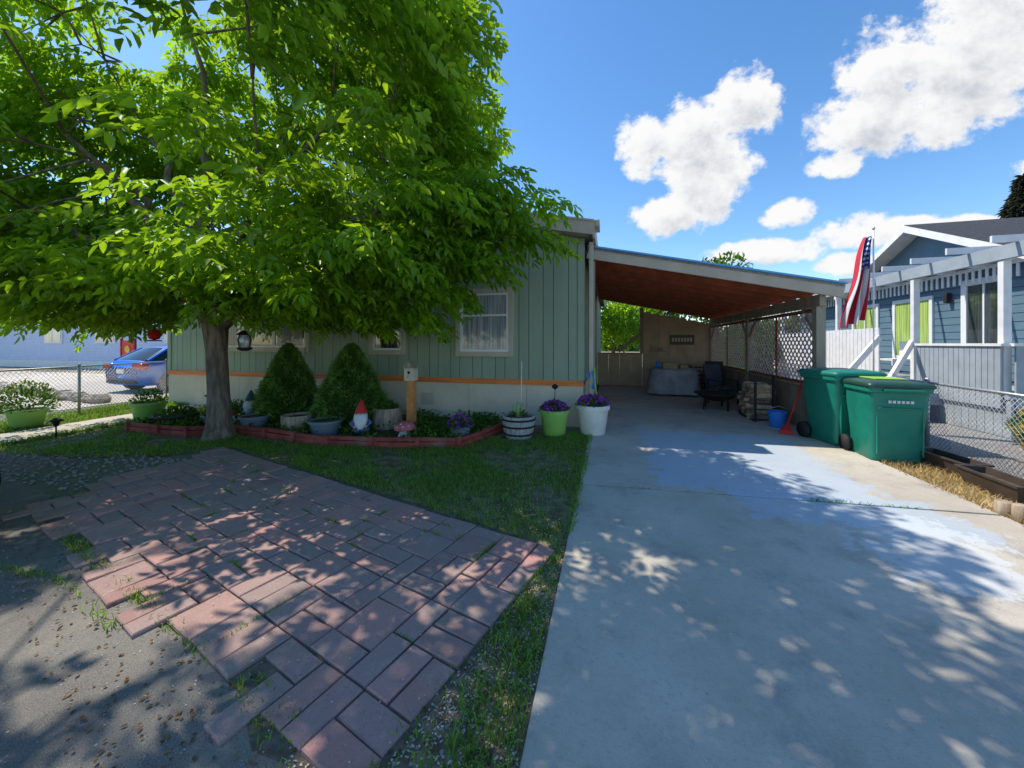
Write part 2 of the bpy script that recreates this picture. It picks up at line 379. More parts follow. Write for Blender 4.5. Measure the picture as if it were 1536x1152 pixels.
def pavermat():
    m,nt,b=newmat('paver_brick'); tc=N(nt,'ShaderNodeTexCoord').outputs['Object']
    at=N(nt,'ShaderNodeAttribute',attribute_name='rnd').outputs['Fac']
    cr=N(nt,'ShaderNodeValToRGB'); nt.links.new(at,cr.inputs[0]); e=cr.color_ramp.elements
    e[0].color=(.38,.20,.175,1); e[1].color=(.56,.29,.25,1)
    for p,cc in ((.25,(.45,.27,.24,1)),(.5,(.35,.245,.22,1)),(.75,(.49,.25,.21,1))): k=e.new(p); k.color=cc
    c=mixc(nt,ramp(nt,noise(nt,tc,1.2,5,.65),.38,.7,0,.75),cr.outputs[0],(.34,.265,.225))
    c=mixc(nt,ramp(nt,noise(nt,tc,9,6,.75),.5,.72,0,.45),c,(.52,.41,.35))
    c=mixc(nt,ramp(nt,noise(nt,tc,70,4,.7),.5,.75,0,.55),c,(.19,.135,.115))
    c=mixc(nt,ramp(nt,noise(nt,tc,170,2,.7),.6,.75,0,.5),c,(.62,.51,.44))
    nt.links.new(c,b.inputs['Base Color']); b.inputs['Roughness'].default_value=.93; b.inputs['Specular IOR Level'].default_value=.2; bump(nt,b,noise(nt,tc,120,3,.7),.55,.006); return m
mesh('pavers',V,F,pavermat(),pv,rnd=R)
sheet('joint_sand',ppoly,.0095,M('joint_sand',(.15,.12,.09),.95,.3,20,.5,60),parent=pv)
def scatter(name,poly,n,size,mat,z=.012,zr=0):
    xs=[p[0] for p in poly]; ys=[p[1] for p in poly]; x=rng.uniform(min(xs),max(xs),n); y=rng.uniform(min(ys),max(ys),n); k=inpoly(x,y,poly); x=x[k];y=y[k];n=len(x)
    P=np.stack([x,y,np.full(n,z)+rng.random(n)*zr],1); a=rng.uniform(0,6.28,n); D=np.stack([np.cos(a),np.sin(a),rng.normal(size=n)*.15],1)
    return leaves(name,P,D,np.array([[0,0,1.]])+rng.normal(size=(n,3))*.25,size*(.6+.8*rng.random(n)),size*.7,mat,rnd=rng.random(n))
m_petal=leafmat('fallen_petals',(.66,.60,.46),(.4,.36,.25),.2,.3,gloss=0)
scatter('fallen_petals',[(-.34,2.9),(-.34,.6),(-1.2,.6),(-1.2,1.15),(-.82,1.2),(-.42,2.8)],6500,.013,m_petal,.006,.008)
scatter('fallen_petals',[(-.3,6.5),(-.3,2.9),(-1.6,3.2),(-1.6,6)],1300,.013,m_petal,.03,.01)
scatter('fallen_petals',[(-1,0),(-6,0),(-6,2.3),(-1,1.2)],900,.009,m_petal,.011)
scatter('fallen_petals',ppoly,800,.011,m_petal,.035)
scatter('fallen_petals',[(-.3,.5),(3.4,.5),(3.4,6),(-.3,6)],700,.010,m_petal,.038)
m_litter=leafmat('dry_leaf_litter',(.22,.14,.07),(.2,.12,.05),.2,.4,gloss=0)
scatter('leaf_litter',[(-.4,.5),(-1.0,.6),(-5.5,2),(-5.4,2.3),(-1.2,1.25),(-.9,1.25),(-.45,2.8),(-.34,2.8)],2600,.02,m_litter,.012,.008)
scatter('leaf_litter',[(3.4,.5),(3.55,.5),(3.55,7),(3.38,7)],400,.02,m_litter,.04,.005)
for i in range(44):
    cx=random.uniform(.1,4.8);cy=random.uniform(.1,1.6); 
    cx=round(cx/u)*u; c=O+e1*cx+e2*cy; d=e2*random.uniform(.08,.25); w=e1*.012
    if i%2: cy=round(cy/u)*u; c=O+e1*cx+e2*cy; d=e1*random.uniform(.08,.25); w=e2*.012
    if not inpoly(np.array([c[0]]),np.array([c[1]]),ppoly)[0]: continue
    blades('joint_weeds',[tuple(c-w),tuple(c+w),tuple(c+w+d),tuple(c-w+d)],11000,.028,.005,m_grass,z=.015)
def stones(name,pts,mat,parent=None):
    V=[];F=[]
    for (x,y,z,s) in pts:
        n=len(V); k=6
        for (rr,zz) in ((.8,-.3),(1,.1),(.6,.5)):
            for i in range(k):
                a=i*6.283/k+s*50; q=s*rr*random.uniform(.8,1.2); V.append((x+q*math.cos(a),y+q*math.sin(a)*.8,z+s*zz))
        for r_ in range(2):
            for i in range(k): F.append((n+r_*k+i,n+r_*k+(i+1)%k,n+(r_+1)*k+(i+1)%k,n+(r_+1)*k+i))
        F.append(tuple(n+2*k+i for i in range(k)))
    return mesh(name,V,F,mat,parent)
m_stone=M('stone',(.36,.33,.3),.9,.3,14,.3,50)
stones('gravel',[(random.uniform(-8.5,-5.6),random.uniform(2.6,3.7),.006,random.uniform(.01,.03)) for _ in range(600)]+
 [(random.uniform(-.8,-.36),random.uniform(.9,2.2),.006,random.uniform(.004,.011)) for _ in range(260)]+
 [(random.uniform(-4.8,-1.2),random.gauss(1.4,.25),.008,random.uniform(.003,.008)) for _ in range(350)],m_stone)
stones('rock_border',[(-13.3-.32*i+random.uniform(-.1,.1),6.6+.05*i+random.uniform(-.1,.1),.1,random.uniform(.14,.3)) for i in range(26)],M('rock_tan',(.45,.37,.3),.9,.3,8,.4,30))
lg=grp('log_edging')
for i in range(9):
    lathe('log',[(.055,0),(.06,.01),(.058,.13+.02*(i%3)),(.05,.14+.02*(i%3))],m_wood,(3.52+.03*math.sin(i),4.45-.125*i,.0),lg,12)

# ---------------------------------------------------------------- main house
H=grp('manufactured_house')
x0,x1,yf,yb=-11.35,-.5,7.1,21
xm=(x0+x1)/2
def gz(x,base=3.62): return base+(.2*(xm-x0)-.2*abs(x-xm))
V=[(x0,yf,.8),(x1,yf,.8),(x1,yf,gz(x1)),(xm,yf,gz(xm)),(x0,yf,gz(x0))]; n=len(V)
V+=[(a,yb,c) for a,b,c in V]
mesh('wall_core',V,[(0,1,2,3,4),(9,8,7,6,5),(1,6,7,2),(0,4,9,5),(2,7,8,3),(3,8,9,4),(0,5,6,1)],m_groove,H)
V=[];F=[];x=x0;wi=0
while x<x1-.02:
    w=(.29,.2)[wi%2]; wi+=1; xe=min(x+w,x1); a,b=x+.006,xe-.006; n=len(V)
    V+=[(a,yf-.016,.84),(b,yf-.016,.84),(b,yf-.016,gz(b)-.01),(a,yf-.016,gz(a)-.01),(a,yf+.01,.84),(b,yf+.01,.84),(b,yf+.01,gz(b)-.01),(a,yf+.01,gz(a)-.01)]
    F+=[tuple(i+n for i in f) for f in ((0,1,2,3),(1,5,6,2),(0,3,7,4),(3,2,6,7),(0,4,5,1))]
    x+=w
mesh('siding_front',V,F,m_teal,H)
boxes('siding_side',[(x1-.01,x1+.016,yf+.0+i*.27+.006,yf+i*.27+.264,.84,3.6) for i in range(1,51)],m_teal,H)
sk=[];x=x0
while x<x1-.05:
    sk.append((x+.003,min(x+1.22,x1+.01)-.003,yf-.03,yf+.05,0,.78)); x+=1.22
boxes('skirting_front',sk,m_beige,H); boxes('skirting_side',[(x1-.05,x1+.02,yf+.06,yb,0,.8)],m_beige,H)
boxes('cedar_band',[(x0-.02,x1+.02,yf-.05,yf+.0,.78,.885)],m_cedar,H,bev=.004)
boxes('corner_trim',[(x1-.09,x1+.035,yf-.04,yf+.06,.887,3.6),(x0-.03,x0+.09,yf-.04,yf+.06,.887,3.6)],m_teal,H,bev=.004)
def roofslab(nm,dz0,dz1,ya,yb_,ov,mat):
    V=[]
    for y in (ya,yb_):
        for z in (dz0,dz1):
            V+=[(x0-ov,y,gz(x0)-.2*ov+z),(xm,y,gz(xm)+z),(x1+ov,y,gz(x1)-.2*ov+z)]
    F=[(0,1,4,3),(1,2,5,4),(6,9,10,7),(7,10,11,8),(0,6,7,1),(1,7,8,2),(3,4,10,9),(4,5,11,10),(0,3,9,6),(2,8,11,5)]
    return mesh(nm,V,F,mat,H)
roofslab('roof_deck',.05,.22,6.78,yb+.3,.2,m_roofgrey)
roofslab('rake_fascia',-.02,.215,6.74,6.777,.2,m_fascia)
roofslab('drip_edge',.216,.25,6.72,6.80,.22,m_trim)
roofslab('soffit',.0,.045,6.78,7.5,.19,m_fascia)
boxes('eave_fascia',[(x1+.2,x1+.24,6.74,yb+.3,gz(x1)-.12,gz(x1)+.2)],m_fascia,H)
boxes('gutter',[(x1+.243,x1+.32,6.74,7.15,gz(x1)+.08,gz(x1)+.2)],m_trim,H,bev=.01)
def window(nm,a,b,z0,z1,mul,gl,split=.5):
    y=yf-.016; t=.1
    boxes(nm+'_casing',[(a-t,a,y-.035,y+.005,z0-t,z1+t),(b,b+t,y-.035,y+.005,z0-t,z1+t),(a,b,y-.035,y+.005,z1,z1+t),(a,b,y-.05,y+.005,z0-t,z0)],m_trim,H,bev=.004)
    L=[];f=.045; xs=np.linspace(a,b,mul+1)
    for i in range(mul):
        p,q=xs[i],xs[i+1]; L+=[(p+.001,p+f,y-.025,y,z0,z1),(q-f,q-.001,y-.025,y,z0,z1),(p+f,q-f,y-.025,y,z0,z0+f),(p+f,q-f,y-.025,y,z1-f,z1)]
        zm=z0+(z1-z0)*split; L.append((p+f,q-f,y-.03,y,zm-.02,zm+.02))
    boxes(nm+'_sash',L,m_white,H,bev=.003)
    boxes(nm+'_glass',[(a+.01,b-.01,y-.008,y+.004,z0+.01,z1-.01)],gl,H)
window('window_large',-9.75,-6.9,1.5,2.7,3,m_gdark)
window('window_small',-5.08,-4.38,1.45,2.3,1,m_gdark)
window('window_right',-3.0,-1.96,1.43,2.62,1,m_gcurt,.62)
boxes('curtains',[(-9.68,-9.0,yf-.026,yf-.0245,1.56,2.64),(-7.75,-7.0,yf-.026,yf-.0245,1.56,2.64)],glass('curtain_grey',(.16,.15,.15),.6),H)
boxes('wall_vent',[(-3.9,-3.6,yf-.034,yf-.0301,.3,.55)],m_trim,H)
boxes('downspout',[(x1+.12,x1+.2,yf-.1,yf-.02,.1,3.5)],m_trim,H,bev=.01)

# ---------------------------------------------------------------- carport
C=grp('carport')
cx0,cx1,cy0,cy1=-.42,3.62,7.25,14.6
def rz(x): return 3.42-(x-cx0)*(.87/4.04)
V=[];F=[];R=[]
for i in range(27):
    ya=cy0+.05+i*.275; n=len(V)
    for y in (ya,ya+.268):
        for x in (cx0,cx1):
            V.append((x,y,rz(x)-.015)); 
    F.append((n,n+2,n+3,n+1)); R+=[random.random()]*4
mesh('ceiling_planks',V,F,m_redwood,C,rnd=R)
mesh('roof_sheet',[(cx0-.0,cy0-.03,rz(cx0)),(cx1+.1,cy0-.03,rz(cx1+.1)),(cx1+.1,cy1,rz(cx1+.1)),(cx0,cy1,rz(cx0)),(cx0-.0,cy0-.03,rz(cx0)+.05),(cx1+.1,cy0-.03,rz(cx1+.1)+.05),(cx1+.1,cy1,rz(cx1+.1)+.05),(cx0,cy1,rz(cx0)+.05)],CF,m_roofgrey,C)
beams('rafters',[((cx0+.02,y,rz(cx0+.02)-.09),(cx1-.03,y,rz(cx1-.03)-.09)) for y in np.arange(cy0+.7,cy1,.61)],.045,.14,m_redwood2,C)
beams('front_fascia',[((cx0,cy0,rz(cx0)-.07),(cx1+.1,cy0,rz(cx1+.1)-.07))],.05,.21,m_fascia,C,bev=.004)
beams('blue_drip_edge',[((cx0,cy0-.05,rz(cx0)+.06),(cx1+.12,cy0-.05,rz(cx1+.12)+.06))],.05,.03,m_bluecap,C)
beams('side_beam',[((3.47,cy0+.08,rz(3.47)-.25),(3.47,cy1,rz(3.47)-.25))],.09,.2,m_post,C,bev=.005)
beams('ledger',[((cx0+.04,cy0+.08,rz(cx0)-.13),(cx0+.04,cy1,rz(cx0)-.13))],.05,.2,m_redwood2,C)
zb=rz(3.47)-.35
boxes('posts',[(3.4,3.54,y-.07,y+.07,.036,zb-.001) for y in (7.45,10.7,14.3)]+[(-.40,-.28,7.27,7.39,.036,3.2)],m_post,C,bev=.006)
beams('knee_braces',[((3.47,10.77,zb-.45),(3.47,11.2,zb-.03)),((3.47,10.63,zb-.45),(3.47,10.2,zb-.03)),((3.47,7.52,zb-.45),(3.47,7.95,zb-.03)),((3.47,14.23,zb-.45),(3.47,13.8,zb-.03))],.07,.08,m_post,C)
boxes('low_wall',[(3.42,3.52,7.521,10.629,.036,.82),(3.42,3.52,10.771,14.229,.036,.82)],m_lowwall,C)
boxes('low_wall_boards',[(3.405,3.419,7.53+i*.2,7.72+i*.2,.05,.8) for i in range(15)]+[(3.405,3.419,10.79+i*.2,10.98+i*.2,.05,.8) for i in range(17)],m_lowwall,C)
boxes('low_wall_cap',[(3.38,3.56,7.522,10.628,.821,.86),(3.38,3.56,10.772,14.228,.821,.86)],m_post,C,bev=.004)
boxes('lattice_frame',[(3.44,3.455,7.522,10.628,zb-.09,zb-.02),(3.44,3.455,10.772,14.228,zb-.09,zb-.02),(3.44,3.455,7.522,10.628,.862,.91),(3.44,3.455,10.772,14.228,.862,.91),(3.44,3.455,9.03,9.09,.911,zb-.091),(3.44,3.455,12.45,12.51,.911,zb-.091)],m_redwood2,C)
def lattice(a,b,z0,z1):
    L1_=[];L2_=[];sp=.15; H_=z1-z0
    for k in range(int((b-a+H_)/sp)+1):
        s=a-H_+k*sp
        ya,yb_=max(s,a),min(s+H_,b)
        if yb_-ya>.02:
            L1_.append(((3.462,ya,z0+ya-s),(3.462,yb_,z0+yb_-s)))
            L2_.append(((3.474,ya,z1-(ya-s)),(3.474,yb_,z1-(yb_-s))))
    beams('lattice_up',L1_,.034,.008,m_lattice,C,up=(1,0,0)); beams('lattice_down',L2_,.034,.008,m_lattice,C,up=(1,0,0))
lattice(7.53,10.62,.88,zb-.02); lattice(10.78,14.2,.88,zb-.02)
tubes('string_light_wire',[([(3.4,7.6+i*.22,zb-.04-.05*abs(math.sin(i*.8))) for i in range(30)],.006)],m_black,C,k=4)
for i in range(12):
    lathe('bulb',[(.01,.04),(.02,.02),(.022,-.01),(.012,-.03)],m_white,(3.4,7.8+i*.5,zb-.13),C,8)
bw=grp('shed_wall')
boxes('low_panel',[(-.45+i*.4,-.45+i*.4+.395,14.3,14.36,.036,1.2) for i in range(4)],m_tanwall,bw,rnd=True)
boxes('low_panel_cap',[(-.45,1.15,14.27,14.39,1.202,1.25)],m_post,bw)
boxes('tall_panel',[(1.16+i*.3,1.16+i*.3+.295,14.3,14.36,.036,2.75-.065*i) for i in range(8)],m_tanwall,bw,rnd=True)
beams('arch_brace',[((.3,14.28,1.3),(.75,14.28,1.68)),((.75,14.28,1.68),(1.15,14.28,2.0)),((1.13,14.26,1.25),(1.13,14.26,2.9))],.09,.12,m_post,bw)
boxes('wall_sign',[(2.1,2.9,14.26,14.295,1.55,1.9)],M('sign_board',(.14,.125,.11),.7),bw)
boxes('sign_lettering',[(2.16+i*.1,2.22+i*.1,14.25,14.258,1.66,1.8) for i in range(7)],m_beige,bw)
boxes('wall_shelf',[(1.4,1.95,14.2,14.295,1.3,1.33),(1.45,1.6,14.21,14.28,1.332,1.5),(1.7,1.85,14.21,14.28,1.332,1.45)],m_post,bw)
t=grp('covered_table',(1.85,12.1,.036))
V=[];F=[];k=40
for j,(s,z) in enumerate(((.2,.80),(.98,.80),(1.02,.74),(1.08,.4),(1.15,.05))):
    for i in range(k):
        a=2*math.pi*i/k; c_,s_=math.cos(a),math.sin(a); q=1/max(abs(c_),abs(s_))**.8
        w=1+(.05*math.sin(i*1.7)*(j>1))*j*.6; V.append((.62*s*q*c_*w,.38*s*q*s_*w,z))
for j in range(4):
    for i in range(k): F.append((j*k+i,j*k+(i+1)%k,(j+1)*k+(i+1)%k,(j+1)*k+i))
F.append(tuple(range(k)))
mesh('tarp',V,F,M('tarp_grey',(.30,.31,.33),.6,.2,3),t,True)
boxes('box_on_top',[(-.3,.1,-.2,.15,.8,.98),(.2,.42,-.1,.15,.8,.92)],M('cardboard',(.4,.28,.17),.8),t,bev=.01)
lathe('jar',[(.05,0),(.06,.05),(.06,.18),(.04,.22)],m_blue,(-.42,.05,.8),t,12)
mc=M('chair_fabric',(.05,.055,.075),.7)
for cp,cr_ in (((2.8,10.5,.036),.5),((3.0,12.4,.036),-.4)):
    ch=grp('patio_chair',cp,cr_)
    boxes('seat',[(-.26,.26,-.25,.25,.4,.45)],mc,ch,bev=.02); beams('backrest',[((0,.25,.45),(0,.4,1.0))],.5,.04,mc,ch,up=(0,1,.3))
    beams('legs',[((sx*.24,sy*.22,0),(sx*.24,sy*.22,.6)) for sx in (-1,1) for sy in (-1,1)],.03,.03,m_black,ch); beams('arms',[((sx*.26,-.22,.62),(sx*.26,.3,.62)) for sx in (-1,1)],.05,.03,m_black,ch)
fp=grp('fire_pit_table',(2.45,9.7,.036))
lathe('bowl',[(.15,.2),(.32,.27),(.42,.36),(.48,.37),(.48,.39),(.38,.38),(.2,.28)],m_black,(0,0,0),fp); beams('legs',[((.35*math.cos(a),.35*math.sin(a),0),(.3*math.cos(a),.3*math.sin(a),.36)) for a in (.5,2.07,3.6,5.2)],.03,.03,m_black,fp)
cx_=grp('storage_crate',(3.0,13.4,.036)); boxes('slats',[(-.4,.4,-.3,-.28,.02+i*.13,.12+i*.13) for i in range(6)]+[(-.4,-.38,-.279,.3,.02+i*.13,.12+i*.13) for i in range(6)],m_wood,cx_); boxes('lid',[(-.42,.42,-.32,.32,.8,.84)],m_wood,cx_); boxes('inner',[(-.37,.4,-.27,.3,0,.79)],m_black,cx_)
fw=grp('firewood_stack'); m_end=M('split_wood',(.5,.35,.22),.85,.35,12,.4,50)
ps=[]
for r_ in range(7):
    for i in range(5-(r_>4)):
        ps.append((2.95+random.uniform(-.07,.07),8.45+i*.15+(.07 if r_%2 else 0),.10+r_*.105))
for i,(a,b,c) in enumerate(ps):
    tubes('log_%d'%i,[([(a-.17,b,c),(a+.2,b+random.uniform(-.03,.03),c+random.uniform(-.01,.01))],.056+.014*math.sin(i*2.3))],m_end if i%3 else m_bark,fw,k=4+i%4,smooth=False)
boxes('log_rack',[(2.78,2.82,8.3,8.33,.036,.95),(3.1,3.14,8.3,8.35,.036,.95),(2.78,2.82,9.2,9.25,.036,.95),(2.78,2.82,8.34,9.2,.036,.06)],m_black,fw)
bk=grp('blue_bucket',(3.02,7.9,.036)); lathe('pail',[(.11,0),(.12,.01),(.15,.28),(.16,.28),(.16,.3),(.145,.3),(.12,.05)],m_blue,(0,0,0),bk)
tubes('handle',[([(-.15,0,.27),(-.12,-.05,.36),(0,-.07,.4),(.12,-.05,.36),(.15,0,.27)],.005)],m_galv,bk,k=5)
sv=grp('red_dustpan_broom'); tubes('handle',[([(2.98,7.42,.12),(3.3,7.6,.95)],.013)],m_red,sv,k=8)
mesh('blade',[(2.83,7.3,.037),(3.03,7.26,.037),(3.07,7.44,.05),(2.89,7.48,.05),(2.85,7.32,.1),(3.02,7.29,.1),(3.03,7.44,.17),(2.94,7.46,.17)],CF,m_red,sv)
mp_=grp('garden_hose_reel'); boxes('bracket',[(-.42,-.36,7.0,7.05,.95,1.05)],m_blue,mp_)
tubes('coil',[([(-.30+.02*math.sin(a*3),6.98+.11*math.sin(a)*.5,.92+.16*math.cos(a)) for a in np.linspace(0,18,60)],.012)],m_blue,mp_,k=6)
tubes('spray_handle',[([(-.28,6.95,1.15),(-.26,6.93,.8),(-.22,6.9,.55)],.014),],m_lime,mp_,k=6)

# ---------------------------------------------------------------- wheelie bins
def wheelie(loc,rot,lid,extra=None,sc=1):
    B=grp('wheelie_bin',loc,rot,sc)
    V=[];F=[]
    secs=[(.25,.24,.0),(.27,.27,.03),(.275,.29,.35),(.30,.33,.75),(.305,.335,.93),(.335,.365,.94),(.335,.365,1.0)]
    def ring(w,d,z,r=.06):
        out=[]
        for cx,cy,a0 in ((w-r,d-r,0),(-w+r,d-r,90),(-w+r,-d+r,180),(w-r,-d+r,270)):
            for t_ in (0,30,60,90):
                a=math.radians(a0+t_); out.append((cx+r*math.cos(a),cy+r*math.sin(a),z))
        return out
    for s in secs: V+=ring(*s)
    k=16
    for j in range(len(secs)-1):
        for i in range(k): F.append((j*k+i,j*k+(i+1)%k,(j+1)*k+(i+1)%k,(j+1)*k+i))
    F.append(tuple(range(k))[::-1]); F.append(tuple((len(secs)-1)*k+i for i in range(k)))
    o=mesh('body',V,F,m_bin,B,True); o.modifiers.new('e','EDGE_SPLIT').split_angle=math.radians(35)
    V=[];F=[];ls=[(.345,.385,1.0),(.35,.39,1.012),(.35,.39,1.035),(.33,.365,1.06),(.2,.22,1.085)]
    for s in ls: V+=ring(*s)
    for j in range(len(ls)-1):
        for i in range(k): F.append((j*k+i,j*k+(i+1)%k,(j+1)*k+(i+1)%k,(j+1)*k+i))
    F.append(tuple(range(k))[::-1]); F.append(tuple((len(ls)-1)*k+i for i in range(k)))
    o=mesh('lid',V,F,lid,B,True); o.modifiers.new('e','EDGE_SPLIT').split_angle=math.radians(50)
    boxes('front_grab_lip',[(-.2,.2,-.42,-.37,.955,.985)],m_bin,B,bev=.01)
    boxes('front_ribs',[(-.24,-.225,-.33,-.30,.12,.72),(.225,.24,-.33,-.30,.12,.72),(-.225,.225,-.355,-.325,.72,.74)],m_bin,B,bev=.005)
    boxes('raised_label',[(-.13+i*.045,-.10+i*.045,-.352,-.338,.80,.835) for i in range(6)],M('label_white',(.6,.65,.63),.6),B)
    tubes('handle',[([(-.25,.42,1.0),(.25,.42,1.0)],.018)],m_bin,B)
    boxes('handle_arms',[(-.26,-.23,.36,.43,.97,1.01),(.23,.26,.36,.43,.97,1.01)],m_bin,B)
    tubes('axle',[([(-.31,.27,.12),(.31,.27,.12)],.012)],m_galv,B)
    for s in (-1,1):
        tubes('wheel',[([(s*.29,.27,.12),(s*.345,.27,.12)],.12)],m_black,B,k=20)
    if extra: extra(B)
    return B
def ex(B):
    boxes('lime_insert',[(-.15,.2,-.1,.28,1.087,1.1)],m_lime,B,bev=.005)
wheelie((3.66,6.22,.02),math.radians(-4),m_binlid,ex)
wheelie((3.53,6.99,.036),math.radians(12),m_bin,None,1.07)
def planter(loc,rot):
    p=grp('planter_box',loc,rot)
    V=[];F=[]
    for (w,l,z) in ((.09,.30,0),(.125,.345,.18),(.14,.36,.18),(.14,.36,.2),(.115,.335,.2),(.10,.32,.12)):
        V+=[(-w,-l,z),(w,-l,z),(w,l,z),(-w,l,z)]
    for j in range(5):
        for i in range(4): F.append((j*4+i,j*4+(i+1)%4,(j+1)*4+(i+1)%4,(j+1)*4+i))
    F.append((3,2,1,0)); F.append((20,21,22,23))
    mesh('tub',V,F,m_planter,p); mesh('soil',[(-.102,-.322,.13),(.102,-.322,.13),(.102,.322,.13),(-.102,.322,.13)],[(0,1,2,3)],m_soil,p)
planter((4.03,5.75,.02),.08); planter((3.93,5.0,.02),-.05)

# ---------------------------------------------------------------- chain link fences
def chainlink(name,pts,h=1.0,dia=.06,wire=.0028):
    G=grp(name)
    for si in range(len(pts)-1):
        a=Vector((*pts[si],0));b=Vector((*pts[si+1],0)); L=(b-a).length; d=(b-a)/L
        W=[]; z0=.04
        H_=h-z0; s=-H_
        while s<L:
            t0,t1=max(s,0),min(s+H_,L)
            if t1-t0>.01:
                W.append(([a+d*t0+Vector((0,0,z0+t0-s)),a+d*t1+Vector((0,0,z0+t1-s))],wire))
                W.append(([a+d*t0+Vector((0,0,h-(t0-s))),a+d*t1+Vector((0,0,h-(t1-s)))],wire))
            s+=dia*1.15
        tubes('mesh_wire',W,m_galv,G,k=3)
        tubes('top_rail',[([a+Vector((0,0,h)),b+Vector((0,0,h))],.019)],m_galv,G)
        n=max(1,round(L/2.4))
        for i in range(n+1):
            p=a+d*(L*i/n); tubes('post',[([p,p+Vector((0,0,h+.03))],.026),([p+Vector((0,0,h+.03)),p+Vector((0,0,h+.07))],[.032,.01])],m_galv,G)
chainlink('chain_link_fence',[(4.42,.5),(4.5,5.0),(4.72,7.1)],1.0)
chainlink('chain_link_fence',[(4.72,7.12),(4.9,13.0)],1.0)
chainlink('chain_link_fence',[(-10.75,3.3),(-12.3,7.6),(-14.5,13)],1.08,.075,.0035)

# ---------------------------------------------------------------- neighbour right
Nb=grp('blue_neighbour_house'); m_nblue=M('neighbour_siding',(.125,.205,.265),.65,.06,3,.1,50); m_nblue2=M('neighbour_rail_paint',(.35,.39,.42),.65,.08,4)
wx=8.2
boxes('wall',[(wx,16,7.5,19,.0,3.4)],m_nblue,Nb)
boxes('lap_siding',[(wx-.022,wx-.001,7.5,19,.8+i*.18,.8+i*.18+.165) for i in range(14)],m_nblue,Nb)
gy0,gy1,gp=9.6,15.2,12.4
mesh('gable_wall',[(wx-.01,gy0,3.38),(wx-.01,gy1,3.38),(wx-.01,gp,4.65)],[(0,2,1)],m_nblue,Nb)
def gabroof(nm,o,mat,xa,xb,t):
    V=[]
    for x in (xa,xb):
        for z in (0,t): V+=[(x,gy0-.4,3.38-.18+o+z),(x,gp,4.68+o+z),(x,gy1+.4,3.38-.18+o+z)]
    mesh(nm,V,[(0,1,4,3),(1,2,5,4),(6,9,10,7),(7,10,11,8),(3,4,10,9),(4,5,11,10),(0,3,9,6),(2,8,11,5),(0,6,7,1),(1,7,8,2)],mat,Nb)
gabroof('gable_shingles',.06,m_shingle,7.75,12,.08); gabroof('gable_rake_board',-.06,m_wpaint,7.72,7.748,.18)
gabroof('gable_soffit',.0,m_wpaint,7.75,8.3,.055)
mesh('main_roof',[(7.7,7.2,3.42),(7.7,19.3,3.42),(12.1,19.3,5.1),(12.1,7.2,5.1),(16.5,7.2,3.42),(16.5,19.3,3.42)],[(0,3,2,1),(3,4,5,2),(0,4,3),(1,2,5)],m_shingle,Nb)
boxes('eave_board',[(7.66,7.7,7.2,9.1,3.3,3.46),(7.66,7.7,15.7,19.3,3.3,3.46)],m_wpaint,Nb)
def nwin(nm,ya,yb_,z0,z1,gl,t=.1):
    x=wx-.025
    boxes(nm+'_frame',[(x-.04,x,ya-t,ya,z0-t,z1+t),(x-.04,x,yb_,yb_+t,z0-t,z1+t),(x-.04,x,ya,yb_,z0-t,z0),(x-.04,x,ya,yb_,z1,z1+t),(x-.03,x,(ya+yb_)/2-.02,(ya+yb_)/2+.02,z0,z1)],m_white,Nb,bev=.004)
    boxes(nm+'_glass',[(x-.012,x+.01,ya+.002,yb_-.002,z0+.002,z1-.002)],gl,Nb)
nwin('window_green',12.2,13.4,1.25,2.75,m_ggreen); nwin('window_far',14.2,15.3,1.3,2.75,m_ggreen)
nwin('door',10.35,11.15,.85,2.95,m_gdark,.14); nwin('window_near',8.4,9.3,1.5,2.8,m_gdark)
boxes('wall_lamp',[(8.05,8.15,11.55,11.65,2.6,2.85)],m_black,Nb,bev=.01)
boxes('deck_floor',[(6.4,8.17,8.0,17,.66,.75)],m_nblue2,Nb); boxes('deck_skirt',[(6.42,6.46,8.0+i*.15,8.14+i*.15,.02,.65) for i in range(60)],m_nblue2,Nb)
boxes('pergola_beam',[(6.42,6.5,7.8,17,3.02,3.26),(6.52,6.57,7.8,17,3.06,3.24)],m_nblue2,Nb,bev=.004)
boxes('pergola_posts',[(6.44,6.55,y-.05,y+.05,.75,3.01) for y in (8.2,10.1,12.9,16.5)],m_wpaint,Nb,bev=.005)
boxes('pergola_rafters',[(6.1,8.16,7.9+i*.84,7.94+i*.84,3.262,3.38) for i in range(11)],m_wpaint,Nb)
boxes('dentil_slats',[(8.05,8.07,7.8+i*.16,7.86+i*.16,2.98,3.25) for i in range(60)],m_wpaint,Nb)
boxes('dentil_rail',[(8.03,8.09,7.7,17.4,3.251,3.32)],m_wpaint,Nb)
boxes('white_fence_boards',[(6.36,6.39,11.0+i*.16,11.145+i*.16,.7,1.98) for i in range(36)],m_wpaint,Nb)
boxes('grey_rail_boards',[(6.36,6.39,8.1+i*.11,8.2+i*.11,.5,1.55) for i in range(16)],m_nblue2,Nb); boxes('grey_rail_cap',[(6.33,6.44,8.05,9.95,1.552,1.6)],m_wpaint,Nb)
boxes('front_rail_boards',[(6.5+i*.13,6.62+i*.13,8.02,8.05,.5,1.55) for i in range(13)],m_nblue2,Nb); boxes('front_rail_cap',[(6.45,8.1,7.99,8.08,1.552,1.6)],m_wpaint,Nb)
beams('stair_rails',[((6.35,9.95,1.62),(5.55,9.35,.75)),((6.35,10.95,1.75),(5.5,10.6,.85))],.06,.14,m_wpaint,Nb)
beams('stair_rail_posts',[((5.55,9.35,0),(5.55,9.35,.8)),((5.5,10.6,0),(5.5,10.6,.9))],.09,.09,m_wpaint,Nb)
boxes('stairs',[(5.45+i*.24,5.75+i*.24,9.3,10.7,.0 if i==0 else .12*i,.15+.15*i) for i in range(4)],m_nblue2,Nb,bev=.005)
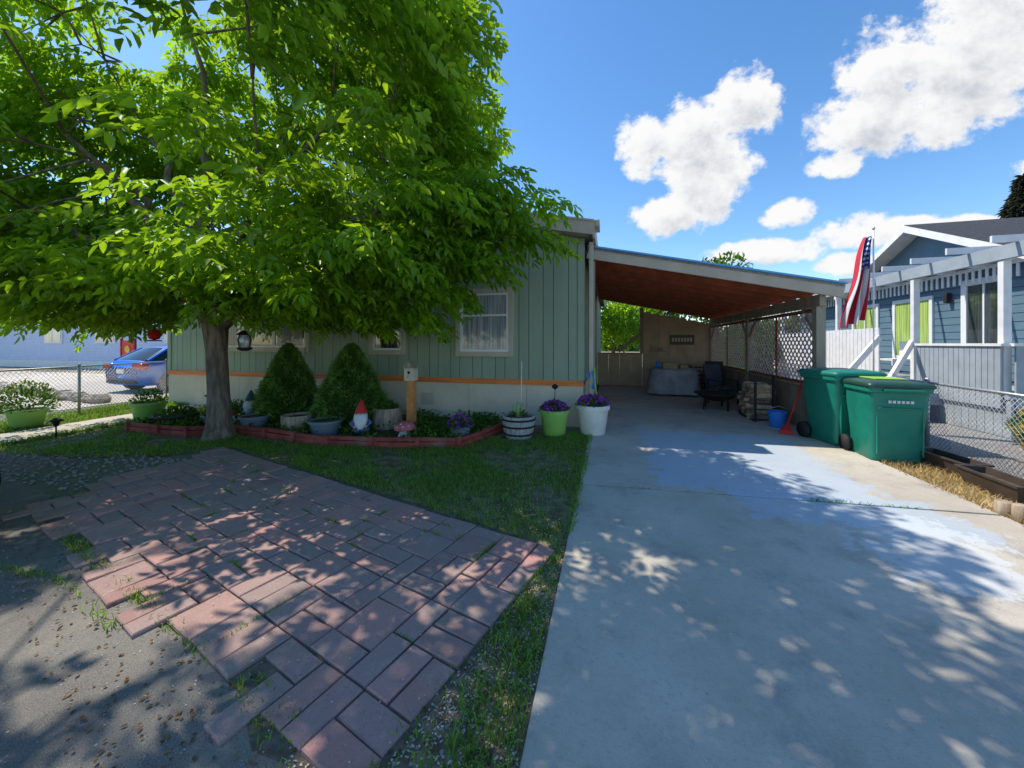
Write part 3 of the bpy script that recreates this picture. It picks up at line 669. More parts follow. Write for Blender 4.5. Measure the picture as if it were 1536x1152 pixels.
boxes('porch_chair',[(7.0,7.5,11.6,12.1,1.15,1.2),(7.45,7.5,11.6,12.1,1.2,1.65),(7.0,7.04,11.6,11.64,.75,1.15),(7.0,7.04,12.06,12.1,.75,1.15)],m_wpaint,Nb)
ss=grp('metal_step'); 
for i in range(3): boxes('tread_%d'%i,[(4.95+i*.0,5.45,8.4+i*.22,8.62+i*.22,.2+i*.22,.23+i*.22)],m_galv,ss)
beams('side_frames',[((x,8.35,.05),(x,9.0,.75)) for x in (4.95,5.45)]+[((x,9.0,.0),(x,9.0,1.0)) for x in (4.95,5.45)],.03,.03,m_galv,ss)
# flag
fl=grp('american_flag'); fx,fy=4.78,8.4
tubes('pole',[([(fx,fy,.0),(fx,fy,3.72)],.014)],m_wpaint,fl,k=8); lathe('finial',[(.0,.08),(.02,.05),(.024,.03),(.01,0)],m_galv,(fx,fy,3.72),fl,10)
def flagmat():
    m,nt,b=newmat('flag_cloth'); uv=N(nt,'ShaderNodeUVMap',uv_map='UVMap').outputs[0]
    s=N(nt,'ShaderNodeSeparateXYZ'); nt.links.new(uv,s.inputs[0]); U_,V_=s.outputs[0],s.outputs[1]
    st=mathn(nt,'MODULO',mathn(nt,'FLOOR',mathn(nt,'MULTIPLY',U_,9)),2)
    c=mixc(nt,st,(.6,.02,.04),(.78,.77,.75))
    inc=mathn(nt,'MULTIPLY',mathn(nt,'GREATER_THAN',V_,.62),mathn(nt,'GREATER_THAN',U_,.33))
    c=mixc(nt,inc,c,(.03,.06,.25))
    gx=mathn(nt,'SUBTRACT',mathn(nt,'FRACT',mathn(nt,'MULTIPLY',U_,8)),.5); gy=mathn(nt,'SUBTRACT',mathn(nt,'FRACT',mathn(nt,'MULTIPLY',V_,18)),.5)
    d=mathn(nt,'ADD',mathn(nt,'MULTIPLY',gx,gx),mathn(nt,'MULTIPLY',gy,gy))
    c=mixc(nt,mathn(nt,'MULTIPLY',inc,mathn(nt,'LESS_THAN',d,.07)),c,(.8,.8,.8))
    nt.links.new(c,b.inputs['Base Color']); b.inputs['Roughness'].default_value=.8; return m
nu,nv=48,30; V=[];F=[];UV=[]
for j in range(nv+1):
    v=j/nv; z=2.05+1.55*v
    for i in range(nu+1):
        q=i/nu; width=.12+.27*(1-v)**.9+.02*math.sin(v*9); sh_=.14*(1-v)
        V.append((fx-.02-sh_-width*(1-q)*.95 ,fy+.07*math.sin(q*17+v*3)*(1-.2*v)+.03*math.sin(q*7-v*5), z-.20*(1-q)*(1-v)+.02*math.sin(q*17+v*2)*(1-v))); UV.append((q,v))
for j in range(nv):
    for i in range(nu): a=j*(nu+1)+i; F.append((a,a+1,a+nu+2,a+nu+1))
o=mesh('cloth',V,F,flagmat(),fl,True); ul=o.data.uv_layers.new(name='UVMap')
for lp in o.data.loops: ul.data[lp.index].uv=UV[lp.vertex_index]

# ---------------------------------------------------------------- neighbour left
Nl=grp('lavender_neighbour_house'); m_lav=M('lavender_siding',(.58,.66,.84),.7,.04,3,.1,50)
boxes('wall',[(-45,-20,15.5,26,.5,3.3)],m_lav,Nl); boxes('lap_boards',[(-45,-20,15.47,15.499,.5+i*.2,.68+i*.2) for i in range(14)],m_lav,Nl)
boxes('base_skirt',[(-45.02,-19.98,15.45,26,0,.49)],m_wpaint,Nl)
mesh('roof',[(-46,15.2,3.3),(-19.5,15.2,3.3),(-19.5,20.5,4.6),(-46,20.5,4.6),(-46,26.5,3.3),(-19.5,26.5,3.3)],[(0,1,2,3),(3,2,5,4),(1,5,2),(0,3,4)],m_roofgrey,Nl)
boxes('fascia',[(-46,-19.5,15.16,15.2,3.15,3.38)],m_wpaint,Nl)
for a in (-36,-31,-25):
    boxes('window_frame',[(a-.1,a+1.7,15.40,15.469,1.6,2.9)],m_white,Nl,bev=.01); boxes('window_glass',[(a,a+.77,15.385,15.398,1.7,2.8),(a+.83,a+1.6,15.385,15.398,1.7,2.8)],m_gcurt,Nl)
sg=grp('red_garden_sign'); boxes('board',[(-24.2,-23.3,13.0,13.05,.3,1.75)],m_red,sg); boxes('frame',[(-24.28,-24.2,12.98,13.07,0,1.85),(-23.3,-23.22,12.98,13.07,0,1.85)],M('sign_red_dark',(.3,.03,.03),.6),sg); lathe('sun_emblem',[(.0,.0),(.18,0),(.18,.02)],M('sign_yellow',(.7,.5,.05),.6),(0,0,0),sg).matrix_local=Matrix.Translation((-23.75,12.99,1.3))@Matrix.Rotation(math.pi/2,4,'X')
clump('white_flower_bush',(-20.5,12.6,.6),(.6,.5,.6),900,.16,.09,m_leaf2,None,flat=False); clump('white_blossoms',(-20.5,12.55,.7),(.62,.52,.6),250,.1,.09,m_petal,None,.9)

def car(name,loc,rot,paint,length=4.4):
    Cc=grp(name,loc,rot); s=length/4.4
    def ring(w,zb_,zt):
        return [(-w*.86,zb_),(-w*.97,zb_+.1),(-w,zb_+(zt-zb_)*.45),(-w*.985,zb_+(zt-zb_)*.75),(-w*.9,zt-.02),(-w*.6,zt+.01),(0,zt+.025),(w*.6,zt+.01),(w*.9,zt-.02),(w*.985,zb_+(zt-zb_)*.75),(w,zb_+(zt-zb_)*.45),(w*.97,zb_+.1),(w*.86,zb_)]
    st=[(-2.2,.74,.38,.80),(-2.14,.83,.28,.98),(-1.95,.88,.22,1.04),(-1.4,.90,.2,1.02),(-.6,.9,.19,.97),(.4,.9,.19,.95),(1.1,.9,.2,.95),(1.7,.88,.21,.85),(2.05,.82,.24,.74),(2.18,.7,.32,.62)]
    V=[];F=[];k=13
    for x,w,a,b in st: V+=[(x*s,y,z) for y,z in ring(w,a,b)]
    for j in range(len(st)-1):
        for i in range(k): F.append((j*k+i,j*k+(i+1)%k,(j+1)*k+(i+1)%k,(j+1)*k+i))
    F.append(tuple(range(k))); F.append(tuple((len(st)-1)*k+i for i in range(k))[::-1])
    mesh('body',V,F,paint,Cc,True)
    gh=[(-2.0,.78,1.03,1.04),(-1.75,.78,1.02,1.2),(-1.35,.78,1.0,1.43),(-.6,.78,.96,1.5),(.1,.78,.93,1.49),(.55,.78,.93,1.38),(1.2,.78,.92,.97)]
    V=[];F=[]
    for x,w,a,b in gh:
        tw=w-.22*(b-a)/.5; V+=[(x*s,-w,a-.03),(x*s,-tw,b-.03),(x*s,-tw*.8,b),(x*s,0,b+.015),(x*s,tw*.8,b),(x*s,tw,b-.03),(x*s,w,a-.03)]
    G2=[]
    for j in range(len(gh)-1):
        for i in range(6):
            (F if (i in (0,5) or j in (0,1,5)) else G2).append((j*7+i,j*7+i+1,(j+1)*7+i+1,(j+1)*7+i))
    mesh('windows',V,F,m_cglass,Cc,True); mesh('roof',V,G2,paint,Cc,True)
    beams('pillars',[((-.35*s,sy*.795,.95),(-.35*s,sy*.60,1.44)) for sy in (-1,1)]+[((1.2*s,sy*.78,.95),(.5*s,sy*.62,1.38)) for sy in (-1,1)]+[((-1.95*s,sy*.78,1.03),(-1.3*s,sy*.62,1.42)) for sy in (-1,1)],.06,.06,paint,Cc)
    tl=M('taillight_red',(.6,.01,.01),.3,spec=.4)
    for sy in (-1,1):
        boxes('taillight',[(-2.2*s,-1.98*s,min(sy*.45,sy*.895),max(sy*.45,sy*.895),.74,.95)],tl,Cc,bev=.04)
        boxes('headlight',[(1.9*s,2.12*s,min(sy*.5,sy*.8),max(sy*.5,sy*.8),.58,.7)],m_white,Cc,bev=.04)
        boxes('mirror',[(.75*s,.9*s,min(sy*.88,sy*1.05),max(sy*.88,sy*1.05),.93,1.05)],paint,Cc,bev=.03)
        for x in (-1.38,1.35):
            tubes('tyre',[([(x*s,sy*.68,.32),(x*s,sy*.7,.32),(x*s,sy*.89,.32),(x*s,sy*.915,.32)],[.3,.33,.33,.3])],m_black,Cc,k=28)
            tubes('rim',[([(x*s,sy*.9,.32),(x*s,sy*.925,.32)],[.21,.19])],m_galv,Cc,k=20)
    boxes('bumper_trim',[(-2.22*s,-2.1*s,-.7,.7,.3,.42)],m_black,Cc,bev=.03)
    boxes('licence_plate',[(-2.235*s,-2.205*s,-.16,.16,.62,.76)],m_white,Cc)
    return Cc
m_cglass=M('car_glass',(.02,.03,.035),.12,.05,spec=.3)
m_carblue=M('car_paint_blue',(.004,.17,.75),.5,.03,spec=.12); m_carblk=M('car_paint_black',(.012,.013,.015),.25,.03,spec=.5)
car('parked_car',(-15.1,10.3,0.012),math.radians(90),m_carblue)
car('parked_car',(-6.86,1.0,.008),0,m_carblk)

# ---------------------------------------------------------------- flower bed
fb=grp('red_timber_edging')
edge=[(-9.0,6.1),(-8.4,4.62),(-7.6,4.6),(-6.95,4.62),(-6.5,4.98),(-5.6,4.9),(-4.9,4.8),(-4.2,4.74),(-3.5,4.86),(-2.8,5.0),(-2.2,5.2),(-2.0,5.75),(-1.86,6.35)]
beams('timbers',[((*edge[i],.05+.004*(i%2)),(*edge[i+1],.05+.004*(i%2))) for i in range(len(edge)-1)],.05,.1,m_redtimber,fb,bev=.006)
beams('top_timbers',[((edge[i][0],edge[i][1]+.01,.135+.012*(i%2)),(edge[i+1][0],edge[i+1][1]+.01,.125+.01*(i%3))) for i in range(len(edge)-1)],.05,.06,m_redtimber,fb,bev=.006)
boxes('stakes',[(x-.03,x+.03,y-.06,y-.025,0,.19) for x,y in edge[1:]],m_redtimber,fb)
bed=[(x,y+.03) for x,y in edge]+[(-1.5,7.06),(-9.3,7.06)]
sheet('flower_bed_soil',bed,.06,m_soil)
def groundcover(poly,n):
    xs=[p[0] for p in poly]; ys=[p[1] for p in poly]; x=rng.uniform(min(xs),max(xs),n); y=rng.uniform(min(ys),max(ys),n); k=inpoly(x,y,poly)
    f=np.sin(x*2.3+1)+np.sin(x*5.1+y*3); k&=rng.random(n)<np.clip(.5+.4*f,.08,1); x=x[k];y=y[k];n=len(x)
    P=np.stack([x,y,.06+rng.random(n)*.14],1)
    leaves('ground_cover_plants',P,rng.normal(size=(n,3))+np.array([0,0,.5]),rng.normal(size=(n,3))*.5+np.array([0,0,1]),.07*(.6+.8*rng.random(n)),.035,m_leaf2)
groundcover(bed,15000)
def spruce(c,h,r):
    G=grp('dwarf_alberta_spruce')
    prof=lambda t: r*(1.02*(1-t)**.72)*(min(1,(t+.06)/.22)**.45)
    lathe('core',[(max(.01,prof(t)*.84),t*h*.96) for t in np.linspace(0,1,14)],m_sprucein,(c[0],c[1],c[2]),G,20,wob=.04)
    n=13000; t=rng.random(n)**1.25; a=rng.uniform(0,2*np.pi,n)
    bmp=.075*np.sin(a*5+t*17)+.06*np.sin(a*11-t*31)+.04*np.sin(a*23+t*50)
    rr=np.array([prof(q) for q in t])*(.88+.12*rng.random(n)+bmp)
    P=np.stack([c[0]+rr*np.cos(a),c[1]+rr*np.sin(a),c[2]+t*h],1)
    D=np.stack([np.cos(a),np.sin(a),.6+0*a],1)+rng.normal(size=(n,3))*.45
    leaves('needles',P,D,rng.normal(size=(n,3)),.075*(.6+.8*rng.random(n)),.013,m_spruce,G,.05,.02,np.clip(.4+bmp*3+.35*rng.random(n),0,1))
    n=11000; t=rng.random(n)**1.2; a=rng.uniform(0,2*np.pi,n); rr=np.array([prof(q) for q in t])*(.84+.12*rng.random(n))
    P=np.stack([c[0]+rr*np.cos(a),c[1]+rr*np.sin(a),c[2]+t*h],1)
    leaves('sprigs',P,np.stack([np.cos(a),np.sin(a),.2+0*a],1)+rng.normal(size=(n,3))*.7,rng.normal(size=(n,3)),.07,.02,m_spruce,G,.05,.02,.4*rng.random(n))
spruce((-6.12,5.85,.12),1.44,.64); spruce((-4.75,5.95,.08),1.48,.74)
def pot(name,loc,r,h,mat,kind=0):
    G=grp(name); lathe('pot',[(r*.72,0),(r*.75,.01),(r*.95,h*.85),(r*1.04,h*.86),(r*1.04,h),(r*.93,h),(r*.9,h*.88)],mat,loc,G)
    lathe('soil',[(0.01,h*.9),(r*.88,h*.9),(r*.88,h*.905)],m_soil,loc,G); return G
def logpot(loc,r,h):
    G=grp('log_planter'); lathe('pot',[(r,0),(r*1.02,.02),(r*.97,h),(r*.8,h),(r*.75,h*.8)],m_wood,loc,G,18,wob=.05); lathe('soil',[(.01,h*.85),(r*.77,h*.85),(r*.77,h*.86)],m_soil,loc,G); return G
def flowers(G,loc,r,h,n=220,petals=120,pm=None):
    clump('foliage',(loc[0],loc[1],loc[2]),(r,r,h),n,.07,.03,m_leaf2,G,.4,flat=True)
    if petals: clump('flowers',(loc[0],loc[1],loc[2]+.02),(r*.95,r*.95,h*1.05),petals,.045,.045,pm or m_purple,G,.85,flat=True)
pot('bluegrey_plant_pot',(-6.2,5.2,.06),.24,.24,m_bluegrey_pot)
G=logpot((-5.35,5.3,.06),.26,.28)
pot('bluegrey_plant_pot',(-4.62,5.15,.06),.26,.26,m_bluegrey_pot)
G=logpot((-3.98,5.95,.06),.27,.36); flowers(G,(-3.98,5.95,.38),.2,.12,200,0)
G=pot('bluegrey_plant_pot',(-2.35,5.55,.06),.17,.2,m_bluegrey_pot); flowers(G,(-2.35,5.55,.24),.2,.16)
G=pot('bluegrey_plant_pot',(-8.0,5.1,.06),.34,.2,m_planter); flowers(G,(-8.0,5.1,.22),.3,.16,300,20,m_petal)
G=pot('bluegrey_plant_pot',(-7.2,5.3,.06),.26,.2,m_bluegrey_pot); flowers(G,(-7.2,5.3,.22),.24,.15,220,10,m_petal)
G=pot('lime_plant_pot',(-.93,6.33,.02),.25,.44,m_green_pot); flowers(G,(-.93,6.33,.42),.24,.15,320,220)
tubes('garden_stake',[([(-.93,6.33,.45),(-.92,6.33,.82)],.006)],m_black,G,k=5); lathe('spinner',[(.01,0),(.05,.03),(.06,.06),(.01,.1)],m_black,(-.92,6.33,.8),G,10)
G=pot('white_plant_pot',(-.29,6.55,.036),.28,.5,m_whitepot); flowers(G,(-.29,6.55,.5),.27,.16,380,240)
G=grp('barrel_planter'); lathe('staves',[(.22,0),(.25,.1),(.275,.2),(.28,.3),(.275,.37),(.25,.37),(.24,.33)],M('barrel_grey',(.42,.41,.39),.8,.3,10,.3,40,stretch=(4,4,.4)),(-1.5,6.05,.01),G,24)
for z,r in ((.07,.247),(.2,.282),(.31,.286)): lathe('hoop',[(r-.004,0),(r+.003,0),(r+.003,.03),(r-.004,.03)],m_black,(-1.5,6.05,z),G,24)
lathe('soil',[(.01,.33),(.245,.33),(.245,.335)],m_soil,(-1.5,6.05,.01),G)
clump('plant',(-1.5,6.05,.36),(.15,.15,.08),90,.06,.025,m_leaf2,G,.3,flat=True); tubes('stem',[([(-1.46,6.05,.34),(-1.45,6.07,1.3)],.008)],m_whitepot,G,k=5)
tubes('cactus',[([(-1.5,6.0,.34),(-1.5,6.0,.60)],[.035,.028]),([(-1.5,6.0,.45),(-1.43,6.0,.48),(-1.42,6.0,.60)],[.02,.022,.016]),([(-1.5,6.0,.42),(-1.57,6.0,.46),(-1.58,6.0,.56)],[.02,.022,.016])],M('cactus_green',(.25,.4,.15),.6),G)
G=grp('birdhouse'); boxes('post',[(-3.52,-3.39,5.85,5.98,.03,.93)],m_woodor,G,bev=.005)
boxes('box',[(-3.55,-3.36,5.82,5.98,.932,1.17)],m_beige,G,bev=.004)
mesh('roof',[(-3.6,5.78,1.16),(-3.455,5.78,1.27),(-3.31,5.78,1.16),(-3.6,6.02,1.16),(-3.455,6.02,1.27),(-3.31,6.02,1.16)],[(0,1,4,3),(1,2,5,4),(0,2,1),(3,4,5),(0,3,5,2)],m_wood,G)
tubes('entrance_hole',[([(-3.455,5.816,1.08),(-3.455,5.83,1.08)],.028)],m_black,G,k=14); tubes('perch',[([(-3.455,5.76,1.02),(-3.455,5.82,1.02)],.006)],m_wood,G,k=6)
G=grp('toadstool_ornament'); L_=(-3.25,5.35,.06); lathe('stem',[(.1,0),(.11,.03),(.075,.1),(.07,.16)],m_whitepot,L_,G); lathe('cap',[(.06,.14),(.17,.135),(.175,.16),(.15,.21),(.09,.25),(.01,.265)],m_pink,L_,G)
for a,z,r in ((-1.9,.19,.158),(-1.2,.2,.15),(-1.55,.235,.11),(-2.5,.2,.15),(-.6,.21,.14)): lathe('spot',[(.0,.012),(.014,.008),(.02,0)],m_whitepot,(L_[0]+r*math.cos(a),L_[1]+r*math.sin(a),L_[2]+z),G,10)
def gnome(loc,h,hat,coat):
    G=grp('garden_gnome',loc,math.radians(30),h/.58)
    for s in (-1,1): lathe('boot',[(.02,0),(.06,.0),(.065,.03),(.05,.07),(.045,.09)],m_black,(s*.06,-.02,0),G,14)
    lathe('body',[(.09,.06),(.13,.09),(.14,.16),(.125,.25),(.085,.32),(.05,.34)],coat,(0,0,0),G,20)
    lathe('belt',[(.137,.15),(.146,.15),(.146,.18),(.137,.18)],m_black,(0,0,0),G,20)
    lathe('head',[(.03,.31),(.07,.33),(.08,.37),(.07,.41),(.03,.43)],m_skin,(0,-.01,0),G,18)
    V=[];F=[]
    for j,(w,z,y) in enumerate(((.085,.38,-.07),(.10,.33,-.10),(.095,.27,-.135),(.065,.21,-.155),(.02,.15,-.155))):
        for i in range(7): q=(i/6-.5)*2; V.append((w*q,y+.05*q*q,z+.01*math.cos(i*2)))
    for j in range(4):
        for i in range(6): F.append((j*7+i,j*7+i+1,(j+1)*7+i+1,(j+1)*7+i))
    o=mesh('beard',V,F,m_beard,G,True); o.modifiers.new('s','SOLIDIFY').thickness=.03
    lathe('nose',[(.002,-.02),(.018,-.01),(.02,0),(.014,.014),(.002,.02)],m_skin,(0,-.095,.385),G,12)
    for s in (-1,1):
        lathe('eye',[(.002,-.008),(.008,0),(.002,.008)],m_black,(s*.03,-.083,.405),G,8)
        tubes('arm',[([(s*.1,-.01,.29),(s*.15,-.05,.22),(s*.10,-.12,.19)],[.035,.035,.028])],coat,G); lathe('hand',[(.005,-.025),(.024,-.01),(.024,.01),(.005,.025)],m_skin,(s*.085,-.14,.185),G,10)
    lathe('hat',[(.085,.40),(.105,.405),(.1,.43),(.075,.49),(.045,.55),(.02,.6),(.005,.63)],hat,(0,0,0),G,20)
gnome((-4.0,5.25,.06),.56,m_red,M('gnome_coat',(.12,.16,.35),.7)); gnome((-6.95,5.75,.08),.55,m_tealhat,m_tealhat)
gnome((-6.9,5.35,.06),.26,m_red,m_whitepot)
G=pot('lime_plant_pot',(-9.15,5.35,.02),.28,.38,m_green_pot); flowers(G,(-9.15,5.35,.36),.26,.3,260,0)
G=pot('lime_plant_pot',(-10.7,4.35,.03),.26,.32,m_green_pot); flowers(G,(-10.7,4.35,.32),.4,.55,700,40,m_yellow)
for p in ((-9.05,4.0,0),(-9.7,6.9,0)):
    G=grp('solar_path_light'); lathe('stake',[(.01,0),(.012,.25)],m_black,p,G,8); lathe('lamp',[(.03,.2),(.045,.27),(.09,.28),(.08,.3),(.02,.34)],m_black,p,G,14)
for (x,y,r) in ((5.6,6.5,.22),(5.2,6.0,.2),(6.1,7.2,.22)):
    G=pot('terracotta_planter',(x,y,.02),r,.3,m_terra); flowers(G,(x,y,.3),r*1.3,.3,300,70,m_yellow)

# ---------------------------------------------------------------- shade tree
T=grp('shade_tree')
paths=[]
paths.append(([(-6.3,4.65,-.05),(-6.3,4.65,.06),(-6.31,4.66,.25),(-6.33,4.66,.8),(-6.37,4.66,1.45),(-6.40,4.66,1.9),(-6.40,4.7,2.4)],[.30,.24,.185,.16,.155,.19,.13]))
cen=np.array([-6.15,4.3,4.8]); rad=np.array([4.45,3.25,3.4])
spr=[]; tries=0
while len(spr)<305 and tries<400000:
    tries+=1
    q=rng.uniform(-1,1,3); k=np.sum(np.abs(q)**2.6)
    if k>1 or k<.33: continue
    r_=rad.copy(); 
    if q[2]<0: r_[2]=2.6
    p=cen+q*r_
    D_=-.258*p[0]+.966*p[1]
    if p[1]>6.3 and p[2]<5.0: continue
    if p[1]>6.0 and p[2]<4.3: continue
    if p[0]>-2.3 and p[2]>3.8: continue
    if D_<3.2 and p[2]<1.6+1.0*D_: continue
    if p[1]<3.2 and rng.random()<.8: continue
    if p[2]>6.6 and p[1]<5.0 and rng.random()<.75: continue
    if p[2]<2.7 and math.hypot(p[0]+6.3,p[1]-4.65)<1.2: continue
    if any(np.linalg.norm((p-s)*[1,1,1.4])<.49 for s in spr): continue
    spr.append(p)
for p in ((-1.35,5.3,3.75),(-1.7,5.2,3.35),(-1.35,5.5,3.3),(-2.1,5.0,2.95),(-2.8,5.4,2.6),(-2.9,4.9,2.5),(-1.9,5.0,4.0),(-3.4,5.0,2.3),(-2.2,5.4,3.0),(-3.9,5.3,2.15),(-2.0,4.8,3.8),
          (-8.2,4.4,2.15),(-9.3,4.2,2.2),(-10.2,4.0,2.3),(-7.5,3.9,2.35),(-8.8,5.2,2.2),(-5.0,4.2,2.35),(-4.4,4.6,2.25),(-9.8,5.4,2.3),(-5.4,5.2,2.3),(-3.0,4.3,2.7),(-3.8,4.1,2.6),(-3.2,4.6,3.3),(-2.6,4.4,3.1),
          (-3.4,5.5,2.1),(-4.6,5.4,2.15),(-8.4,4.9,2.5),(-9.9,4.7,2.6),(-10.5,5.4,2.5),(-7.2,4.2,2.6),(-9.2,3.6,2.5),(-4.2,4.2,2.9),(-4.9,3.9,2.9),(-5.6,3.8,2.8)): spr.append(np.array(p))
fork=Vector((-6.40,4.66,1.9))
mains=[]
for a,el,L in ((.1,.55,4.1),(.75,.8,3.6),(-.6,.6,3.6),(1.6,.9,3.),(2.4,.75,3.8),(3.1,.5,4.0),(3.9,.6,3.6),(-1.5,.8,3.2),(.3,1.1,4.4),(2.9,1.1,4.6),(-1.0,1.25,4.6),(4.6,.9,3.4),(.25,.35,4.2),(3.0,.3,3.6)):
    d=Vector((math.cos(a)*math.cos(el),math.sin(a)*math.cos(el)*.75,math.sin(el))); pts=[fork-Vector((0,0,.12))]
    for i in range(1,9):
        t=i/8; q=fork+d*L*t+Vector((0,0,-.35*t*t+.25*math.sin(t*3)))+Vector((random.uniform(-.12,.12),random.uniform(-.12,.12),random.uniform(-.06,.06)))
        if q.y>6.3 and q.z<4.6: q.y=6.3
        pts.append(q)
    r0=.075 if L<4.1 else .085
    paths.append((pts,[r0*(1-.85*i/8)+.012 for i in range(9)])); mains.append(pts)
allp=[[p,0.] for ps_ in mains for p in ps_[2:]]
for s in spr:
    sv_=Vector(s); ds=math.hypot(s[0]+6.4,s[1]-4.66)
    e_=min(allp,key=lambda e:(e[0]-sv_).length+e[1]+(0.6 if math.hypot(e[0].x+6.4,e[0].y-4.66)>ds else 0)); e_[1]+=.3; b=e_[0]
    mid=b.lerp(sv_,.5)+Vector((random.uniform(-.15,.15),random.uniform(-.15,.15),random.uniform(0,.2))); paths.append(([b,mid,sv_],[.020,.012,.006]))
    allp.append([mid,.35])
tubes('trunk_and_limbs',paths,m_bark,T,k=8)
P=[];D=[];Nn=[];LL=[];RR=[]
for s in spr:
    out=np.array([s[0]+6.4,s[1]-4.66,0]); ln=np.linalg.norm(out); out=out/max(ln,.1); out=norm(out+rng.normal(size=3)*.25*[1,1,.3])
    side=np.array([-out[1],out[0],0]); n=43
    tt=rng.uniform(-.45,.6,n); sd=rng.normal(size=n)*.25; zz=rng.normal(size=n)*.09
    C0=s+out*tt[:,None]+side*sd[:,None]; C0[:,2]+=zz-.28*tt**2-.35*sd**2
    dr=norm(out*(.6+0*tt)[:,None]+side*(sd*1.6+rng.normal(size=n)*.35)[:,None]+rng.normal(size=(n,3))*.25+np.array([0,0,-.38]))
    cr=rng.random()*.5
    up=norm(np.array([[0,0,1.]])+rng.normal(size=(n,3))*.35)
    sdv=norm(np.cross(dr,up))
    RL=.30
    for k_,(f,sg) in enumerate(((.25,1),(.25,-1),(.6,1),(.6,-1),(.88,1),(.88,-1),(1.0,0))):
        P.append(C0+dr*RL*f-np.array([0,0,1])*(.05*f*f)); dd=dr*(.55 if sg else 1)+sdv*sg*.85+np.array([0,0,-.25])+rng.normal(size=(n,3))*.15
        D.append(dd); Nn.append(up+rng.normal(size=(n,3))*.25); LL.append(.148*(.7+.5*rng.random(n))); RR.append(cr+.5*rng.random(n))
P=np.concatenate(P);D=np.concatenate(D);Nn=np.concatenate(Nn);LL=np.concatenate(LL);RR=np.concatenate(RR)
k=~((P[:,1]>6.6)&(P[:,2]<5.4))
P,D,Nn,LL,RR=P[k],D[k],Nn[k],LL[k],RR[k]
leaves('foliage',P,D,Nn,LL,LL*.45,m_leaf,T,.18,.22,RR)
nleaf=len(P)
def hang(name,x,y,z,top):
    G=grp(name); tubes('wire',[([(x,y,z),(x,y,top)],.004)],m_black,G,k=4); return G
G=hang('hanging_lantern',-6.0,4.85,1.85,2.5); lx,ly,lz=-6.0,4.85,1.66
lathe('cap',[(.02,.16),(.05,.15),(.12,.09),(.11,.08)],m_black,(lx,ly,lz),G,8); lathe('glass',[(.085,-.13),(.105,0),(.08,.085)],m_gcurt,(lx,ly,lz),G,8); lathe('base',[(.05,-.19),(.11,-.16),(.11,-.13)],m_black,(lx,ly,lz),G,8)
tubes('bars',[([(lx+.10*math.cos(a),ly+.10*math.sin(a),lz-.13),(lx+.12*math.cos(a),ly+.12*math.sin(a),lz),(lx+.09*math.cos(a),ly+.09*math.sin(a),lz+.09)],.007) for a in (0,1.57,3.14,4.71)],m_black,G,k=4)
G=hang('red_bird_feeder',-7.9,4.7,1.85,2.4); lathe('globe',[(.01,.11),(.07,.08),(.1,0),(.07,-.07),(.01,-.09)],m_red,(-7.9,4.7,1.75),G,16); lathe('tray',[(.02,-.11),(.1,-.11),(.1,-.09)],m_black,(-7.9,4.7,1.75),G,16)
G=hang('wind_chime',-5.7,5.1,2.15,2.7); lathe('bell',[(.09,-.14),(.075,-.03),(.04,.04),(.01,.06)],m_galv,(-5.7,5.1,2.08),G,16)

# ---------------------------------------------------------------- background vegetation
def bgtree(name,c,h,r,n,ls=.35,mat=None,con=False):
    G=grp(name); tubes('trunk',[([(c[0],c[1],0),(c[0],c[1],h*.55)],[.22*h/8,.1*h/8])],m_bark,G)
    if con:
        t=rng.random(n); a=rng.uniform(0,6.28,n); rr=r*(1-t)*(.75+.25*np.sin(t*40))*(.5+.5*rng.random(n)**.4)
        P=np.stack([c[0]+rr*np.cos(a),c[1]+rr*np.sin(a),h*.12+t*h*.88],1); D=np.stack([np.cos(a),np.sin(a),-.25+0*a],1)
        leaves('foliage',P,D+rng.normal(size=(n,3))*.3,rng.normal(size=(n,3))*.4+np.array([0,0,1]),ls*(.6+.8*rng.random(n)),ls*.4,mat or m_spruce,G)
    else:
        bl=[(np.array([c[0],c[1],h*.62])+norm(rng.normal(size=3))*np.array([r*.6,r*.6,h*.22]),r*random.uniform(.35,.6)) for _ in range(14)]
        for i,(b,rr) in enumerate(bl): clump('foliage_%d'%i,b,(rr,rr,rr*.8),n//14,ls,ls*.5,mat or m_leaf2,G,.3)
bgtree('deciduous_tree',(7.2,28.5),8.2,2.6,4500,.3)
bgtree('deciduous_tree',(.2,23),5.2,2.6,5000,.25,m_leaf)
bgtree('deciduous_tree',(3.0,26),5.5,2.8,4500,.3)
bgtree('conifer_tree',(29.2,35.5),13.8,4.2,9000,.45,leafmat('conifer_dark',(.06,.075,.05),(.06,.07,.04),.2,.4,gloss=0),True)
bgtree('conifer_tree',(39,38),12.5,4,8000,.7,None,True)
bgtree('deciduous_tree',(-17,24),8,4,5000,.4); bgtree('deciduous_tree',(-28,30),8,4.5,5000,.45); bgtree('deciduous_tree',(-48,26),8,5,5000,.5)
n=20000; a=rng.uniform(-1.5,1.5,n); dd=rng.uniform(75,110,n); hh=4.5+1.8*np.sin(a*23)+1.2*np.sin(a*61+2)
P=np.stack([dd*np.sin(a),dd*np.cos(a),rng.random(n)**.8*hh],1)
leaves('distant_trees',P,rng.normal(size=(n,3)),rng.normal(size=(n,3)),1.7,1.2,m_leaf2)
clump('green_hedge',(6,19,1.2),(.8,3,1.2),5000,.2,.1,m_leaf2)

